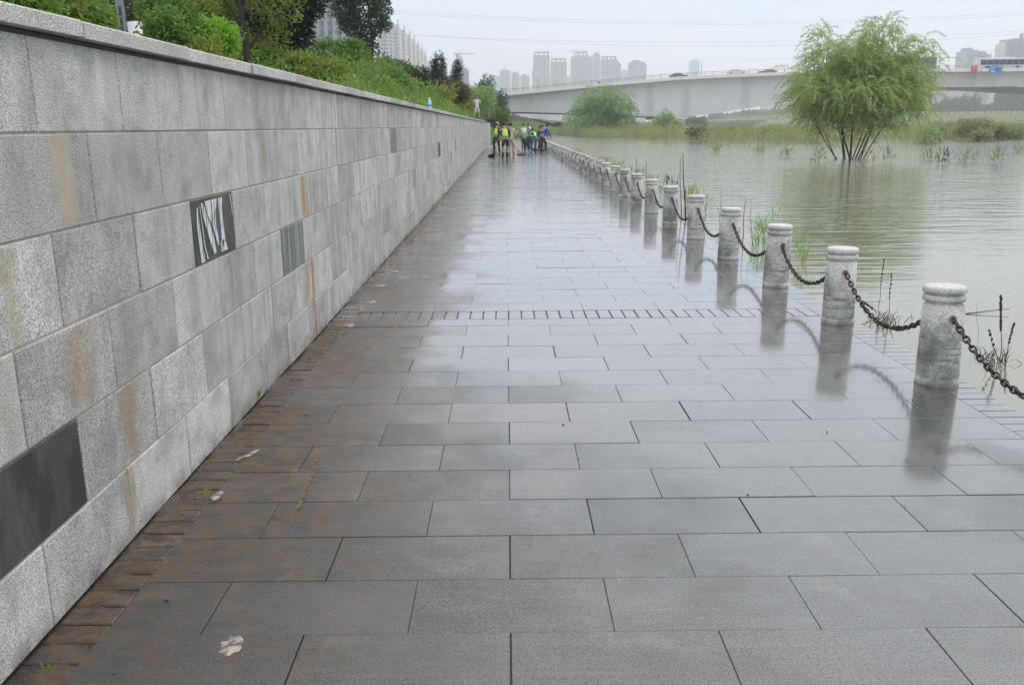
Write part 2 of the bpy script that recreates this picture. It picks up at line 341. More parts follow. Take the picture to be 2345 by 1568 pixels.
leaf('lf_willow', (.05, .11, .035), (.50, .60, .24), .5, clump=1.3)
leaf('lf_willow2', (.05, .13, .035), (.36, .50, .18), .4, clump=.5)
leaf('lf_reed', (.06, .075, .025), (.36, .40, .16), .3, clump=.15)
leaf('lf_weed', (.09, .20, .03), (.28, .42, .09), .45)
leaf('lf_reed', (.06, .075, .025), (.36, .40, .16), .3, clump=.15)
leaf('lf_dry', (.16, .11, .06), (.42, .32, .20), .3)
leaf('lf_black', (.02, .018, .015), (.06, .05, .04), .1)
leaf('lf_far', (.04, .075, .035), (.10, .15, .06), .2, clump=.05)
leaf('lf_purple', (.12, .07, .10), (.24, .16, .19), .2)

# ---------------------------------------------------------------- water, river bed, pavement
def sheet(name, x0, x1, y0, y1, z, m):
    b = MB(); b.add([(x0, y0, z), (x1, y0, z), (x1, y1, z), (x0, y1, z)], [(0, 1, 2, 3)]); return tag(b.build(name, m), kind='structure')
sheet('river_bed', -1200, 2200, -60, 3300, -2.0, M['bed'])
def shore(Y): return 0.0 if Y < 62 else (.00095*(Y-62)**2 if Y < 180 else 13.23+.13*(Y-180))      # the bank line bends right beyond the wall
wm = MB(); ys = [-30, -10, 0, 5, 10, 15, 20, 30, 40, 50, 62]+list(range(70, 330, 10))+[400, 600, 1000, 3200]
WL = -.03
for a, b_ in zip(ys[:-1], ys[1:]):
    xa, xb = 2.4+shore(min(a, 330)), 2.4+shore(min(b_, 330)); wm.add([(xa, a, WL), (2100, a, WL), (2100, b_, WL), (xb, b_, WL)], [(0, 1, 2, 3)])
tag(wm.build('river_water', M['water']), kind='structure')
sheet('pavement_base', -1.5, 2.735, -3, 7.19, -.009, M['joint'])
XL, XR, WX = -1.25, 2.52, -1.42
PW, PD = .634, .3265
pv = MB(); G = .0018
def prow(y0, y1, off):
    k = math.floor((XL-off)/PW); wide = random.random() < .22; g2 = G*(3.4 if wide else random.choice((.6, 1., 1.5)))
    while True:
        a = max(XL, off+k*PW); b_ = min(XR, off+(k+1)*PW); k += 1
        if a >= XR-.01: break
        if b_-a < .03: continue
        gx = G*random.choice((.3, .35, .5, .8, 1.9)); rr = random.random(); hz = random.gauss(0, .0007)
        pale = abs((a+b_)/2-.62) < .32 and abs((y0+y1)/2-5.48) < .15
        pv.bbox(((a+b_)/2, (y0+y1)/2, -.02+hz), (b_-a-gx*2, y1-y0-g2, .04), .0018, 1 if pale else 0, rr, (random.gauss(0, .0016), random.gauss(0, .0022)))
par = 0; y = 2.385-PD*14; par = 0; rows = []
k = -14
while True:
    y0 = 2.385+k*PD; y1 = y0+PD
    if y0 > 6.75: break
    prow(y0, min(y1, 6.87), .317 if k % 2 == 0 else 0.); k += 1
def field(y0, y1):
    n = round((y1-y0)/PD); d = (y1-y0)/n
    for i in range(n): prow(y0+i*d, y0+(i+1)*d, .317 if i % 2 else 0.)
field(7.18, 18.6); field(18.9, 30.3); field(30.6, 42.0); field(42.3, 62.0)
tag(pv.build('pavement', [M['paver'], M['paver_pale']]), kind='structure')
sheet('pavement_base', -1.5, 2.735, 7.19, 62.2, -.0042, M['paver'])
bb = MB()
for yb in (6.87, 18.6, 30.3, 42.0):
    x = XL
    while x < XR-.05:
        bb.bbox((x+.052, yb+.155, -.02+random.gauss(0, .0008)), (.0965, .296, .04), .003, 0, random.random(), (random.gauss(0, .004), random.gauss(0, .003))); x += .1046
y = -3
while y < 62:
    bb.bbox(((XR+2.73)/2, y+.052, -.021+random.gauss(0, .0006)), (2.73-XR-.004, .0985, .04), .003, 0, random.random(), (random.gauss(0, .003), random.gauss(0, .005))); y += .105
tag(bb.build('brick_strip', M['gbrick']), kind='structure')
bl = MB(); y = -3
while y < 62:
    bl.bbox(((XL+WX)/2, y+.052, -.023+random.gauss(0, .001)), (XL-WX-.005, .0965, .04), .004, 0, random.random(), (random.gauss(0, .005), random.gauss(0, .006))); y += .105
tag(bl.build('brick_strip', M['brick']), kind='structure')
pm = MB()                                              # path beyond the wall, following the bend
ys = list(range(62, 330, 8))
for a, b_ in zip(ys[:-1], ys[1:]):
    pm.add([(-1.42+shore(a), a, 0), (2.73+shore(a), a, 0), (2.73+shore(b_), b_, 0), (-1.42+shore(b_), b_, 0)], [(0, 1, 2, 3)])
tag(pm.build('path', M['gbrick']), kind='structure')
kb = MB(); kb.box2((2.731, -3, -1), (2.76, 62, -.034)); tag(kb.build('kerb', M['concrete']), kind='structure')

sb = MB(); nx, ny = 9, 1500; from mathutils import noise as mn
vs = []
for j in range(ny):
    Y = 1.2+30*(j/ny)**1.5
    for i in range(nx):
        X_ = WX+.001+i/(nx-1)*.30; q = mn.fractal(Vector((X_*9, Y*2.4, 3)), .8, 2, 4)*.5+.5; q2 = mn.fractal(Vector((X_*30, Y*22, 7)), .8, 2, 3)
        vs.append((X_, Y, -.014+.020*min(1, max(.35, (Y-1.2)/1.8))*(1-i/(nx-1))**1.5*min(1.4, max(0, q*2.0-.35))+.0035*q2+.004*max(0, q-.5)-.010*(i/(nx-1))**3))
sb.add(vs, [(j*nx+i, j*nx+i+1, (j+1)*nx+i+1, (j+1)*nx+i) for j in range(ny-1) for i in range(nx-1)], 0, True)
tag(sb.build('silt', (lambda s: s.fin(s.mix(s.mr(s.noise(26, 5, None, .7), .35, .65), (.020, .015, .009), (.095, .058, .030)), .42, s.bump(s.noise(120, 4), .6, .006), Coat_Weight=.4, Coat_Roughness=.2))(NT('wet_silt'))), 'dark wet silt washed up along the foot of the wall', 'silt', kind='stuff')
# ---------------------------------------------------------------- retaining wall
WEND = 61.5
wall = empty('retaining_wall', (WX, 0, 0), 'long grey granite panel retaining wall with overhanging coping along the promenade', 'wall')
ZC = [0, .281, .583, .884, 1.187, 1.49, 1.776]; OFF = [3.05, 2.74, 3.05, 2.74, 3.05, 2.74]
fm = MB(); specials = []
def panel(mb, y0, y1, z0, z1, r, out=0., mi=0, gy=.0024, gz=.0045):
    ch = .0035; y0 += gy; y1 -= gy; z0 += gz; z1 -= gz*.4; x = out
    o = [(x-.004, y0, z0), (x-.004, y1, z0), (x-.004, y1, z1), (x-.004, y0, z1)]; i = [(x, y0+ch, z0+ch), (x, y1-ch, z0+ch), (x, y1-ch, z1-ch), (x, y0+ch, z1-ch)]
    k = [(-.03, a[1], a[2]) for a in o]
    mb.add(o+i+k, [(4, 5, 6, 7)]+[(q, (q+1) % 4, 4+(q+1) % 4, 4+q) for q in range(4)]+[(8+q, 8+(q+1) % 4, (q+1) % 4, q) for q in range(4)], mi, r=r)
SP = {(1, -1): 'black_granite', (3, 2): 'black_granite', (2, 4): 'green_granite', (4, 13): 'green_granite', (3, 26): 'black_granite', (2, 32): 'green_granite', (1, 12): 'slate_blue', (2, 17): 'slate_blue', (3, 36): 'green_granite'}
for c in range(6):
    for k in range(-9, 97):
        y0 = OFF[c]+.61*k; y1 = y0+.61
        if y1 > WEND: y1 = WEND
        if y0 >= WEND-.05: break
        if (c, k) in SP: specials.append((c, k, y0, y1)); continue
        segs = [(y0, y1)]
        if c >= 3 and y0 < 7.5 < y1: segs = [(y0, 7.492), (7.512, y1)]
        for (a, b_) in segs:
            if b_-a > .02: panel(fm, a, b_, ZC[c], ZC[c+1], random.random(), random.gauss(0, .0012))
# the end face of the wall
for c in range(0): fm.box2((-.45, WEND+.001, ZC[c]+.003), (-.002, WEND+.03, ZC[c+1]-.003), 0, random.random())
fm.build('stone_facing', M['granite'], wall)
bk = MB(); bk.box2((-.45, -3, -.2), (-.012, WEND, 1.789)); bk.build('mortar_core', M['joint'], wall); hm = MB()
for z_ in ZC[1:6]: hm.box2((-.02, -3, z_-.003), (-.0065, WEND, z_+.0052))
hm.build('mortar_bead', M['mortar'], wall); tb = MB(); tb.box2((-.0119, -3, 1.7765), (-.006, WEND, 1.7885)); tb.build('coping_joint', M['joint'], wall); ep = MB(); ep.bbox((.06, WEND+.4, .86), (.48, .7, 1.78), .02); ep.build('end_pier', M['concrete_light'], wall)  # the dark band under the coping is a dirty mortar joint
ej = MB(); ej.box2((-.0119, 7.488, .886), (-.009, 7.516, 1.775)); ej.build('expansion_joint', M['joint'], wall)
cpm = MB(); y = -2.86; 
while y < WEND:
    L = .98; y1 = min(y+L, WEND+.03); j = random.gauss(0, .003); cpm.bbox((-.2+j, (y+y1)/2, 1.8175), (.49, y1-y-.004, .053), .006, 0, random.random(), (0, random.gauss(0, .002))); y = y1
cpm.build('coping', M['granite_cap'], wall)
PL = {(1, -1): 'large black granite panel low on the nearest stretch of wall', (3, 2): 'polished black granite panel smeared with white paint drips', (2, 4): 'dark grey green granite panel below the orange rust stain'}
for (c, k, y0, y1) in specials:
    b = MB(); panel(b, y0, y1, ZC[c], ZC[c+1], random.random(), .0005); p_ = b.build('dark_panel', M[SP[(c, k)]], wall)
    if (c, k) in PL: p_['label'] = PL[(c, k)]
    if (c, k) == (3, 2):                               # white paint drips shaped like the smears in the photo
        q = MB(); Z0, Z1 = ZC[3], ZC[4]; H = Z1-Z0
        def strip(pts, wds):
            n = len(pts); vs = []
            for (u, v), w_ in zip(pts, wds): vs += [(.0025, y0+(u-w_/2)*.61, Z0+v*H), (.0025, y0+(u+w_/2)*.61, Z0+v*H)]
            q.add(vs, [(2*i, 2*i+1, 2*i+3, 2*i+2) for i in range(n-1)])
        strip([(.17, .04), (.14, .3), (.12, .6), (.13, .88)], [.10, .07, .06, .02])
        strip([(.27, .06), (.22, .3), (.21, .55), (.19, .9)], [.025, .02, .015, .01])
        strip([(.24, .93), (.30, .7), (.38, .42), (.45, .1)], [.05, .10, .11, .07])
        strip([(.45, .95), (.44, .75), (.49, .5), (.56, .2)], [.30, .20, .07, .05])
        strip([(.68, .95), (.66, .75), (.67, .5), (.68, .22), (.70, .08)], [.10, .07, .08, .09, .16])
        strip([(.60, .08), (.63, .16), (.66, .26)], [.02, .07, .10])
        strip([(.93, .97), (.955, .8), (.965, .62)], [.02, .018, .006])
        q.build('paint_smear', M['smear'], p_)
tag(wall)

# ---------------------------------------------------------------- left bank terrain
def bankz(X, Y):
    d = (-1.42+shore(Y))-X
    lift = 1.74 if Y < 60.5 else (1.74*max(0, 1-(Y-60.5)/14)+.0)
    sl = .12+.20*min(1, max(0, (Y-13)/17)) if Y < 62 else .33-.03*min(1, (Y-62)/40)
    top = 4.2 if Y < 60 else 3.4
    z = lift+min(top, sl*max(0, d-.25))
    if d > 25: z += min(3, (d-25)*.03)
    return z+.10*math.sin(X*1.1+Y*.5)*math.sin(Y*.37)*min(1, max(0, d-.5))
tm = MB(); ds = [.44, .8, 1.2, 1.7, 2.3, 3, 4, 5, 6.5, 8, 10, 12.5, 15, 20, 30, 60, 120, 500]
ysl = [-6, -3]+list(np.arange(0, 60, 2.0))+[60, 61.4, 61.6, 63, 65, 68, 72, 76, 80]+list(range(90, 330, 12))+[400, 700, 1300]
vs = []
for Y in ysl:
    for d in ds:
        X = -1.42+shore(min(Y, 330))-(d if Y < 61.5 else max(0.02, d-.44)); vs.append((X, Y, bankz(X, Y) if Y <= 330 else bankz(X, 330)))
nd_ = len(ds); fs = []
for i in range(len(ysl)-1):
    for j in range(nd_-1): fs.append((i*nd_+j, (i+1)*nd_+j, (i+1)*nd_+j+1, i*nd_+j+1))
tm.add(vs, fs, 0, True); tag(tm.build('hillside_ground', M['soil']), kind='structure')

# bank ground cover: nobody could count it
def cover(name, n, yr, dr, m, hgt, L, Wd, label, dens=None, tintf=None, patch=0.):
    Y = yr[0]+(yr[1]-yr[0])*rng.random(n)**1.15; d = dr[0]+(dr[1]-dr[0])*rng.random(n)**1.2
    if patch:
        k = np.sin(Y*1.3+d*2.1)*np.sin(d*1.7-Y*.6)+rng.normal(size=n)*.35; keep = k > patch; Y, d = Y[keep], d[keep]; n = len(Y)
    X = -1.42-d+np.array([shore(q) for q in Y]); Z = np.array([bankz(a, b_) for a, b_ in zip(X, Y)])
    if patch == 0 and yr[1] == 62 and dr[1] > 8: keep = rng.random(n) < np.clip((Y-2)/18, .45, 1); X, Y, Z, d = X[keep], Y[keep], Z[keep], d[keep]; n = len(X)
    tn = np.clip(.5+.32*np.sin(X*2.3+1.7*np.sin(Y*.9))*np.cos(Y*1.5-X)+.22*np.sin(X*5.1+Y*3.3)+.22*rng.normal(size=n), 0, 1)
    hmod = .55+.45*np.sin(X*1.9+1.3*np.sin(Y*.8))*np.sin(Y*1.15+X*.7)+.25*rng.random(n)
    P = np.stack([X, Y, Z+rng.random(n)**.8*hgt*np.maximum(.15, hmod)*np.minimum(1, .25+d/1.6)*np.where(Y > 52, .4, 1)*np.clip((Y-4)/16, .35, 1)], 1); D = np.stack([rng.normal(size=n)*.8, rng.normal(size=n)*.8, .3+rng.random(n)], 1)
    sc_ = np.clip(P[:, 1]/22, .6, 1.5)
    o = qmesh(name, leafquads(P, D, L*sc_*(.6+.8*rng.random(n)), Wd*sc_), m, tn); return tag(o, label, 'undergrowth', kind='stuff')
cover('undergrowth', 170000, (2.5, 62), (.35, 11), M['lf_bank'], .78, .085, .045, 'fresh green weeds and creepers covering the bank above the wall')
cover('undergrowth', 60000, (2.5, 62), (.35, 5), M['lf_bankyel'], .55, .08, .03, 'yellow green weeds mixed in along the top of the wall', patch=.2)
cover('undergrowth', 60000, (4, 62), (2, 13), M['lf_mid'], 1.0, .12, .055, 'darker green creepers in patches on the bank', patch=.15)
cover('bank_grass', 60000, (62, 200), (.2, 16), M['lf_bank'], .4, .16, .07, 'short grass on the far slope beside the path under the bridge')
o = cover('purple_flowers', 9000, (120, 200), (8, 11.5), M['lf_purple'], .9, .22, .14, 'band of purple flowering shrubs along the far slope')

# ---------------------------------------------------------------- trees and shrubs
def limbs(mb, base, top, r0, r1, bend=.1, n=7, nseg=9):
    base, top = Vector(base), Vector(top); a = Vector((random.gauss(0, 1), random.gauss(0, 1), 0))*bend*(top-base).length
    pts = [base.lerp(top, i/(n-1))+a*math.sin(PI*i/(n-1))+Vector((random.gauss(0, 1), random.gauss(0, 1), 0))*r0*.25*(i > 0) for i in range(n)]
    mb.tube(pts, [r0+(r1-r0)*(i/(n-1))**.8 for i in range(n)], nseg); return pts
def tree(name, base, blobs, m, nleaf, label, trunk_r=.08, L=.09, Wd=.04, bark='bark', group=None, cat='tree', fork=None, spray=5, spread=.06, bare=None, trunk_top=None, part='crown', droop=0):
    """blobs are (x,y,z,r,rz) relative to base"""
    t = empty(name, base, label, cat, group)
    if bark:
        mb = MB(); bl_ = sorted(blobs, key=lambda q: -q[3]); main = trunk_top or (bl_[0][0], bl_[0][1], bl_[0][2]+bl_[0][4]*.3)
        pts = limbs(mb, (0, 0, -.15), main, trunk_r, trunk_r*.35, .03)
        for (x, y_, z, r, rz) in blobs:
            st = pts[random.choice((2, 3, 4, 5))]
            limbs(mb, st, (x, y_, z), trunk_r*.42, .008, .06, 5, 6)
            for _ in range(3):
                q = Vector((x, y_, z)); e_ = q+Vector((random.gauss(0, .5)*r, random.gauss(0, .5)*r, (random.random()-.2)*rz)); limbs(mb, q, e_, trunk_r*.14, .004, .05, 4, 5)
        for bb_ in (bare or []): limbs(mb, bb_[0], bb_[1], bb_[2], bb_[2]*.4, .03, 6, 8)
        mb.build('trunk', M[bark], t)
    n0 = nleaf//spray; P, d = blob_pts(blobs, n0); P, d = clumpy(P, d, spray, spread)
    d[:, 2] -= droop; n = len(P)
    qmesh(part, leafquads(P, d, L*(.6+.8*rng.random(n)), Wd), M[m], rng.random(n), t)
    return t
def lumps(r, rz, n, zc, rs=.5):
    out = [(0, 0, zc, r*.62, rz*.62)]
    for i in range(n):
        a = 2*PI*i/n+random.random()*.8; e_ = random.uniform(-.6, .85)
        out.append((math.cos(a)*r*.62*math.cos(e_), math.sin(a)*r*.62*math.cos(e_), zc+math.sin(e_)*rz*.7, r*rs*random.uniform(.6, 1), rz*rs*random.uniform(.6, 1)))
    return out
def bankpt(px, Y, extra=0):
    p = at(px, 200, Y); return Vector((p.x, Y, bankz(p.x, Y)+extra))
def bush(name, px, Y, py0, py1, wpx, m, n, label, L=.07, Wd=.035, trunk=.03, cat='bush', group=None, nl=9, bark='bark', **k):
    """fills photo rows py0..py1 around column px at distance Y"""
    b = bankpt(px, Y); zt = at(px, py0, Y).z; zb = max(b.z+.05, at(px, py1, Y).z); rz = max(.2, (zt-zb)/2); r = wpx/2/FPX*Y/.97
    return tree(name, b, lumps(r, rz, nl, (zt+zb)/2-b.z), m, n, label, trunk, L, Wd, bark, group, cat, **k)
# shrub belt that closes the view at top left
belt = [(20, 13, -60, 80, 150, 'lf_mid'), (70, 10, -20, 75, 120, 'lf_olive'), (130, 14, -80, 90, 170, 'lf_mid'), (190, 11, -10, 80, 110, 'lf_bank'), (245, 15, -80, 90, 150, 'lf_olive'), (225, 20, -120, 60, 150, 'lf_dark'),
        (370, 16, -60, 110, 130, 'lf_olive'), (395, 13, 30, 120, 90, 'lf_bank'), (430, 19, -60, 100, 130, 'lf_bankyel'), (500, 21, -60, 110, 130, 'lf_olive'), (530, 22, 20, 140, 90, 'lf_bank'), (90, 21, -160, 30, 220, 'lf_dark'), (330, 24, -120, 50, 200, 'lf_mid')]
bl_labels = ['leftmost mid green shrub above the near end of the wall', 'olive shrub just above the left end of the coping', 'tall mid green shrub left of the grey lamp pole', 'fresh green low shrub left of the lamp pole', 'olive shrub directly behind the grey lamp pole', 'dark tall shrub behind the lamp pole',
             'olive shrub right of the white painted trunk', 'low fresh green shrub beside the vivid green bush', 'yellow green tall shrub behind the vivid green bush', 'olive tall shrub left of the forked dark trunk', 'fresh green shrub at the foot of the forked dark trunk', 'dark tall shrub at the back above the near wall end', 'tall mid green shrub behind the painted trunk']
for (px, Y, a, b_, w_, m), lb in zip(belt, bl_labels):
    bush('shrub', px, Y, a, b_, w_, m, 9000 if m != 'lf_dark' else 7000, lb, .075*Y/15, .035*Y/15, .03, 'shrub', 'shrubs closing the view above the wall', spread=.08)
near_b = [(15, 7.5, -10, 60, 120, 'lf_mid'), (75, 7.2, 5, 62, 100, 'lf_bank'), (135, 7.8, 0, 70, 110, 'lf_olive'), (190, 8.2, 20, 80, 90, 'lf_mid'), (222, 8.4, 40, 80, 55, 'lf_bank'), (392, 9.5, 55, 110, 50, 'lf_mid'), (360, 17, -20, 90, 100, 'lf_olive'), (400, 11, -10, 110, 110, 'lf_mid'), (520, 19, 70, 138, 80, 'lf_mid'), (612, 19, 108, 150, 60, 'lf_bank'), (640, 23, 130, 168, 80, 'lf_mid'), (690, 17, 140, 182, 80, 'lf_bankyel'), (805, 24, 150, 205, 110, 'lf_mid'), (870, 28, 165, 215, 110, 'lf_bank'), (925, 30, 185, 228, 90, 'lf_bankyel'), (730, 26, 120, 180, 90, 'lf_grey'), (905, 40, 140, 200, 90, 'lf_mid')]
near_l = ['leftmost mid green bush touching the near end of the coping', 'fresh green bush second from the near end of the coping', 'olive bush leaning over the coping left of the lamp pole', 'mid green low bush left of the lamp pole', 'small fresh green bush at the foot of the lamp pole', 'mid green bush right of the painted trunk base', 'olive bush behind the painted trunk', 'leafy mid green bush left of the vivid green bush', 'mid green bush right of the vivid green bush', 'fresh green weeds right of the forked trunk foot', 'mid green low bush at the foot of the dense dark tree', 'yellow green weeds right of the dense dark tree foot', 'mid green bush below the round dark green bush', 'fresh green bush on the slope below the ragged tree', 'yellow green bush halfway down the green slope', 'grey green shrub left of the round dark bush', 'mid green bush left of the juniper dome']
for (px, Y, a, b_, w_, m), lb in zip(near_b, near_l): bush('bush', px, Y, a, b_, w_, m, 5500, lb, .055*max(1, Y/12), .026*max(1, Y/12), .02, 'bush', 'bushes on the bank behind the coping', spread=.07)
bush('bright_bush', 480, 11.5, 42, 138, 120, 'lf_bright', 11000, 'vivid light green bush standing just above the wall coping', .055, .03, .02, nl=11)
bush('red_shrub', 612, 20, 75, 150, 62, 'lf_red', 2600, 'reddish brown shrub between the two dark trunks', .07, .03)
bush('yellow_shrub', 470, 9.6, 105, 140, 70, 'lf_bankyel', 1500, 'small yellow green weed bush under the vivid green bush', .045, .02, .01)
bush('round_bush', 780, 27, 90, 175, 125, 'lf_mid', 12000, 'round dark green bush in front of the tall apartment block', .09, .05, .04, nl=12)
bush('shrub', 700, 23, 135, 190, 90, 'lf_mid', 6000, 'low dark green shrub right of the dense dark tree', .09, .045)
bush('shrub', 745, 20, 165, 205, 70, 'lf_bankyel', 3000, 'low yellow green weed clump below the round dark bush', .07, .03)
bush('shrub', 895, 36, 130, 190, 80, 'lf_grey', 2600, 'thin spreading grey green shrub before the white apartment row', .13, .05, .03, spread=.1)
bush('shrub', 850, 30, 150, 200, 90, 'lf_bank', 5000, 'fresh green shrub at the foot of the tall ragged tree', .10, .05)
bush('round_bush', 943, 40, 146, 225, 96, 'lf_juniper', 9000, 'broad dark juniper dome left of the pointed conifers', .12, .045, .05, nl=12, part='crown')
bush('round_bush', 1030, 44, 178, 250, 85, 'lf_brown', 8000, 'brownish rounded shrub below the pointed conifers', .12, .05, .05, nl=12)
bush('round_bush', 960, 34, 200, 240, 80, 'lf_bank', 4500, 'light green low bush above the blue bottle', .09, .045, .02)
def cone(px, Y, py0, py1, wpx, label):
    b = bankpt(px, Y); zt = at(px, py0, Y).z; zb = b.z+.2; r = wpx/2/FPX*Y; n = 9; bl_ = []
    for i in range(n):
        t = i/(n-1); bl_.append((random.gauss(0, r*.12), random.gauss(0, r*.12), zb-b.z+(zt-zb)*t, r*(1-t)**.75+.06, (zt-zb)/n))
    tree('conifer', b, bl_, 'lf_juniper', 7000, label, .06, .11, .035, 'barkdark', None, 'conifer', trunk_top=(0, 0, zt-b.z-.3))
cone(997, 46, 134, 220, 36, 'slim dark pointed conifer standing left of its taller twin'); cone(1012, 47, 131, 220, 44, 'tallest dark pointed conifer above the brown shrub'); cone(1046, 48, 138, 225, 52, 'dark pointed conifer right of the brown rounded shrub')
bush('willow_shrub', 1092, 62, 178, 318, 90, 'lf_willow2', 7000, 'grey green bushy tree behind the person in white', .18, .05, .07, 'tree', droop=.5)
bush('willow_shrub', 1130, 72, 195, 318, 75, 'lf_grey', 6500, 'grey green tree at the end of the wall', .18, .06, .07, 'tree')
bush('willow_shrub', 1112, 80, 165, 240, 42, 'lf_grey', 1300, 'thin open topped young tree above the bank end', .2, .07, .05, 'tree')
bush('willow_shrub', 1048, 54, 205, 250, 50, 'lf_mid', 5000, 'dark green bush left of the person in white', .13, .05, .05)
bush('shrub', 1148, 66, 238, 318, 40, 'lf_mid', 3000, 'dark green bush where the wall ends', .13, .05, .04)

for i in range(42):
    Y = random.uniform(15, 52); d = random.uniform(1.0, 7.5); X = -1.42-d; k_ = random.uniform(.28, .62)*(1+Y/60)
    tree('weed_clump', (X, Y, bankz(X, Y)), lumps(k_, k_*.8, 6, k_*.7), random.choice(('lf_mid', 'lf_bank', 'lf_bank', 'lf_bankyel', 'lf_olive', 'lf_grey')), 1500, 'leafy weed clump growing on the green slope behind the wall', .01, .07*(1+Y/40), .035*(1+Y/40), 'bark', 'leafy weed clumps on the green slope', 'weed', spread=.07)
# trees above the wall
p = bankpt(330, 12.2); r_ = .085
t = empty('painted_trunk_tree', p, 'tree trunk with white painted base right of the grey lamp pole', 'tree')
mb = MB(); limbs(mb, (-.035, 0, .80), (-.22, .1, 4.2), r_, .06, .01, 8, 12); mb.build('trunk', M['bark'], t)
mb = MB(); mb.tube([(0, 0, -.2), (0, 0, .12), (-.04, 0, .82)], [.115, .10, .092], 12); mb.build('painted_base', M['whitewash'], t)
P, d = blob_pts([(-.3, .2, 4.4, 1.3, 1.0), (.5, .1, 3.7, .7, .4), (-1.1, 0, 3.6, .7, .4)], 1800); P, d = clumpy(P, d, 5, .07); qmesh('crown', leafquads(P, d, .09, .04), M['lf_olive'], rng.random(len(P)), t)
p = bankpt(575, 16.5); H = at(560, -60, 16.5).z-p.z
tree('forked_tree', p, [(-.5, .2, H+.25, .75, .4), (.2, 0, H+.5, .9, .5), (-.25, .4, H-.35, .4, .3), (.5, .2, H-.55, .45, .35), (.35, .3, H-1.0, .3, .3)], 'lf_olive', 5500, 'tree with forked dark trunk left of the dense dark tree', .085, .08, .035, 'barkdark', trunk_top=(-.12, 0, H+.2),
     bare=[((-.06, 0, H*.50), (-.62, .1, H*.93), .035)])
p = bankpt(652, 19.5); zc = at(665, 20, 19.5).z-p.z
tree('dark_tree', p, [(0, 0, zc+.35, .75, .55), (-.45, .1, zc+.0, .42, .36), (.5, .1, zc+.1, .42, .36), (.1, 0, zc-.35, .48, .34), (-.3, .2, zc-.35, .30, .26), (.38, .1, zc-.55, .24, .2), (-.2, 0, zc-.7, .2, .2)], 'lf_dark', 9500, 'dense dark leaved tree with broad leaves near the apartment block', .085, .15, .05, 'barkdark', spray=7, spread=.04, trunk_top=(0, 0, zc+.2),
     bare=[((0, 0, .75), (.45, .1, 1.35), .02)])
p = bankpt(838, 35); k = 35/FPX
def rel(px, py): q = at(px, py, 35); return (q.x-p.x, 0, q.z-p.z)
bls = [(*rel(a, b_), r*k, r*k*.85) for a, b_, r in [(815, -30, 42), (790, 20, 30), (838, 10, 34), (872, 22, 20), (862, 52, 22), (880, 55, 14), (810, 62, 26), (840, 70, 24), (830, 100, 24), (850, 112, 17), (845, 135, 18), (800, 45, 22), (785, -10, 26), (870, -10, 24)]]
tree('ragged_tree', p, bls, 'lf_grey', 7000, 'tall ragged dark green tree before the apartment towers', .10, .16, .07, 'bark', spray=6, spread=.08, trunk_top=rel(835, -30))

# ---------------------------------------------------------------- lamp pole
p = bankpt(295, 13.5, -.05)
t = empty('lamp_pole', p, 'grey square metal lamp pole rising above the wall coping', 'lamp post', rz=.3)
mb = MB(); mb.bbox((0, 0, 2.75), (.115, .10, 5.5), .01); 
for s_ in (-1, 1): mb.box((s_*.035, -.0545, 2.8), (.028, .012, 5.2))
mb.build('pole', M['steel'], t)
mb = MB(); mb.box((.0, -.056, .85), (.05, .008, .5)); mb.build('service_door', plain('pole_slot', (.05, .06, .07), .4), t)
mb = MB(); mb.box((0, 0, .07), (.24, .24, .04)); mb.build('base_plate', M['steel'], t)
mb = MB(); mb.tube([(0, 0, 5.45), (.4, 0, 5.8), (1.1, 0, 5.95)], .035); mb.build('bracket', M['steel'], t)
mb = MB(); mb.bbox((1.3, 0, 5.95), (.6, .2, .09), .03); mb.build('lamp_head', M['greypaint'], t)

# small house glimpsed between trees
p = at(622, 130, 62); t = empty('small_house', (p.x, 62, p.z-1.2), 'small pinkish house with grey sloping roof between the tree trunks', 'house')
mb = MB(); mb.box((0, 0, 1.7), (3.2, 4, 3.4)); mb.build('wall', plain('pink_render', (.42, .35, .33), .9, .15), t)
mb = MB(); mb.add([(-2.1, -2.4, 2.9), (-2.1, 2.4, 2.9), (1.0, 2.4, 4.3), (1.0, -2.4, 4.3), (-2.1, -2.4, 2.75), (-2.1, 2.4, 2.75), (1.0, 2.4, 4.15), (1.0, -2.4, 4.15), (2.1, -2.4, 3.7), (2.1, 2.4, 3.7), (2.1, -2.4, 3.55), (2.1, 2.4, 3.55)],
                 [(0, 3, 2, 1), (4, 5, 6, 7), (0, 4, 7, 3), (3, 8, 9, 2), (7, 6, 11, 10), (3, 7, 10, 8), (0, 1, 5, 4)]); mb.build('roof', plain('roof_grey', (.22, .24, .28), .5), t)
mb = MB(); mb.box((-.6, -2.02, 1.9), (.8, .06, 1.1)); mb.build('window', plain('dark_glass', (.05, .06, .07), .15), t)

# ---------------------------------------------------------------- bollards and chains
BX = 2.61
BY = [gnd(a, b_).y+.117 for a, b_ in ((2146, 889), (1917, 746), (1775, 660), (1672, 596), (1598, 549), (1540, 514), (1497, 489), (1465, 467))]
while BY[-1] < 60: BY.append(BY[-1]+1.76)
BY = [3.2]+BY; BX = 2.555
prof_ = [(.143, -.03), (.143, .012), (.1435, .066), (.139, .072), (.1385, .078), (.1365, .30), (.1335, .455), (.128, .462), (.128, .470), (.1365, .476), (.1385, .492), (.136, .505), (.1325, .509), (.1325, .514), (.1365, .518), (.1375, .53), (.135, .537), (.127, .541), (.127, .549), (.138, .556), (.1435, .572), (.1435, .598), (.137, .612), (.118, .620), (.06, .623), (.002, .623)]
ordn = ['nearest', 'second', 'third', 'fourth', 'fifth', 'sixth', 'seventh', 'eighth', 'ninth', 'tenth', 'eleventh', 'twelfth', 'thirteenth', 'fourteenth']
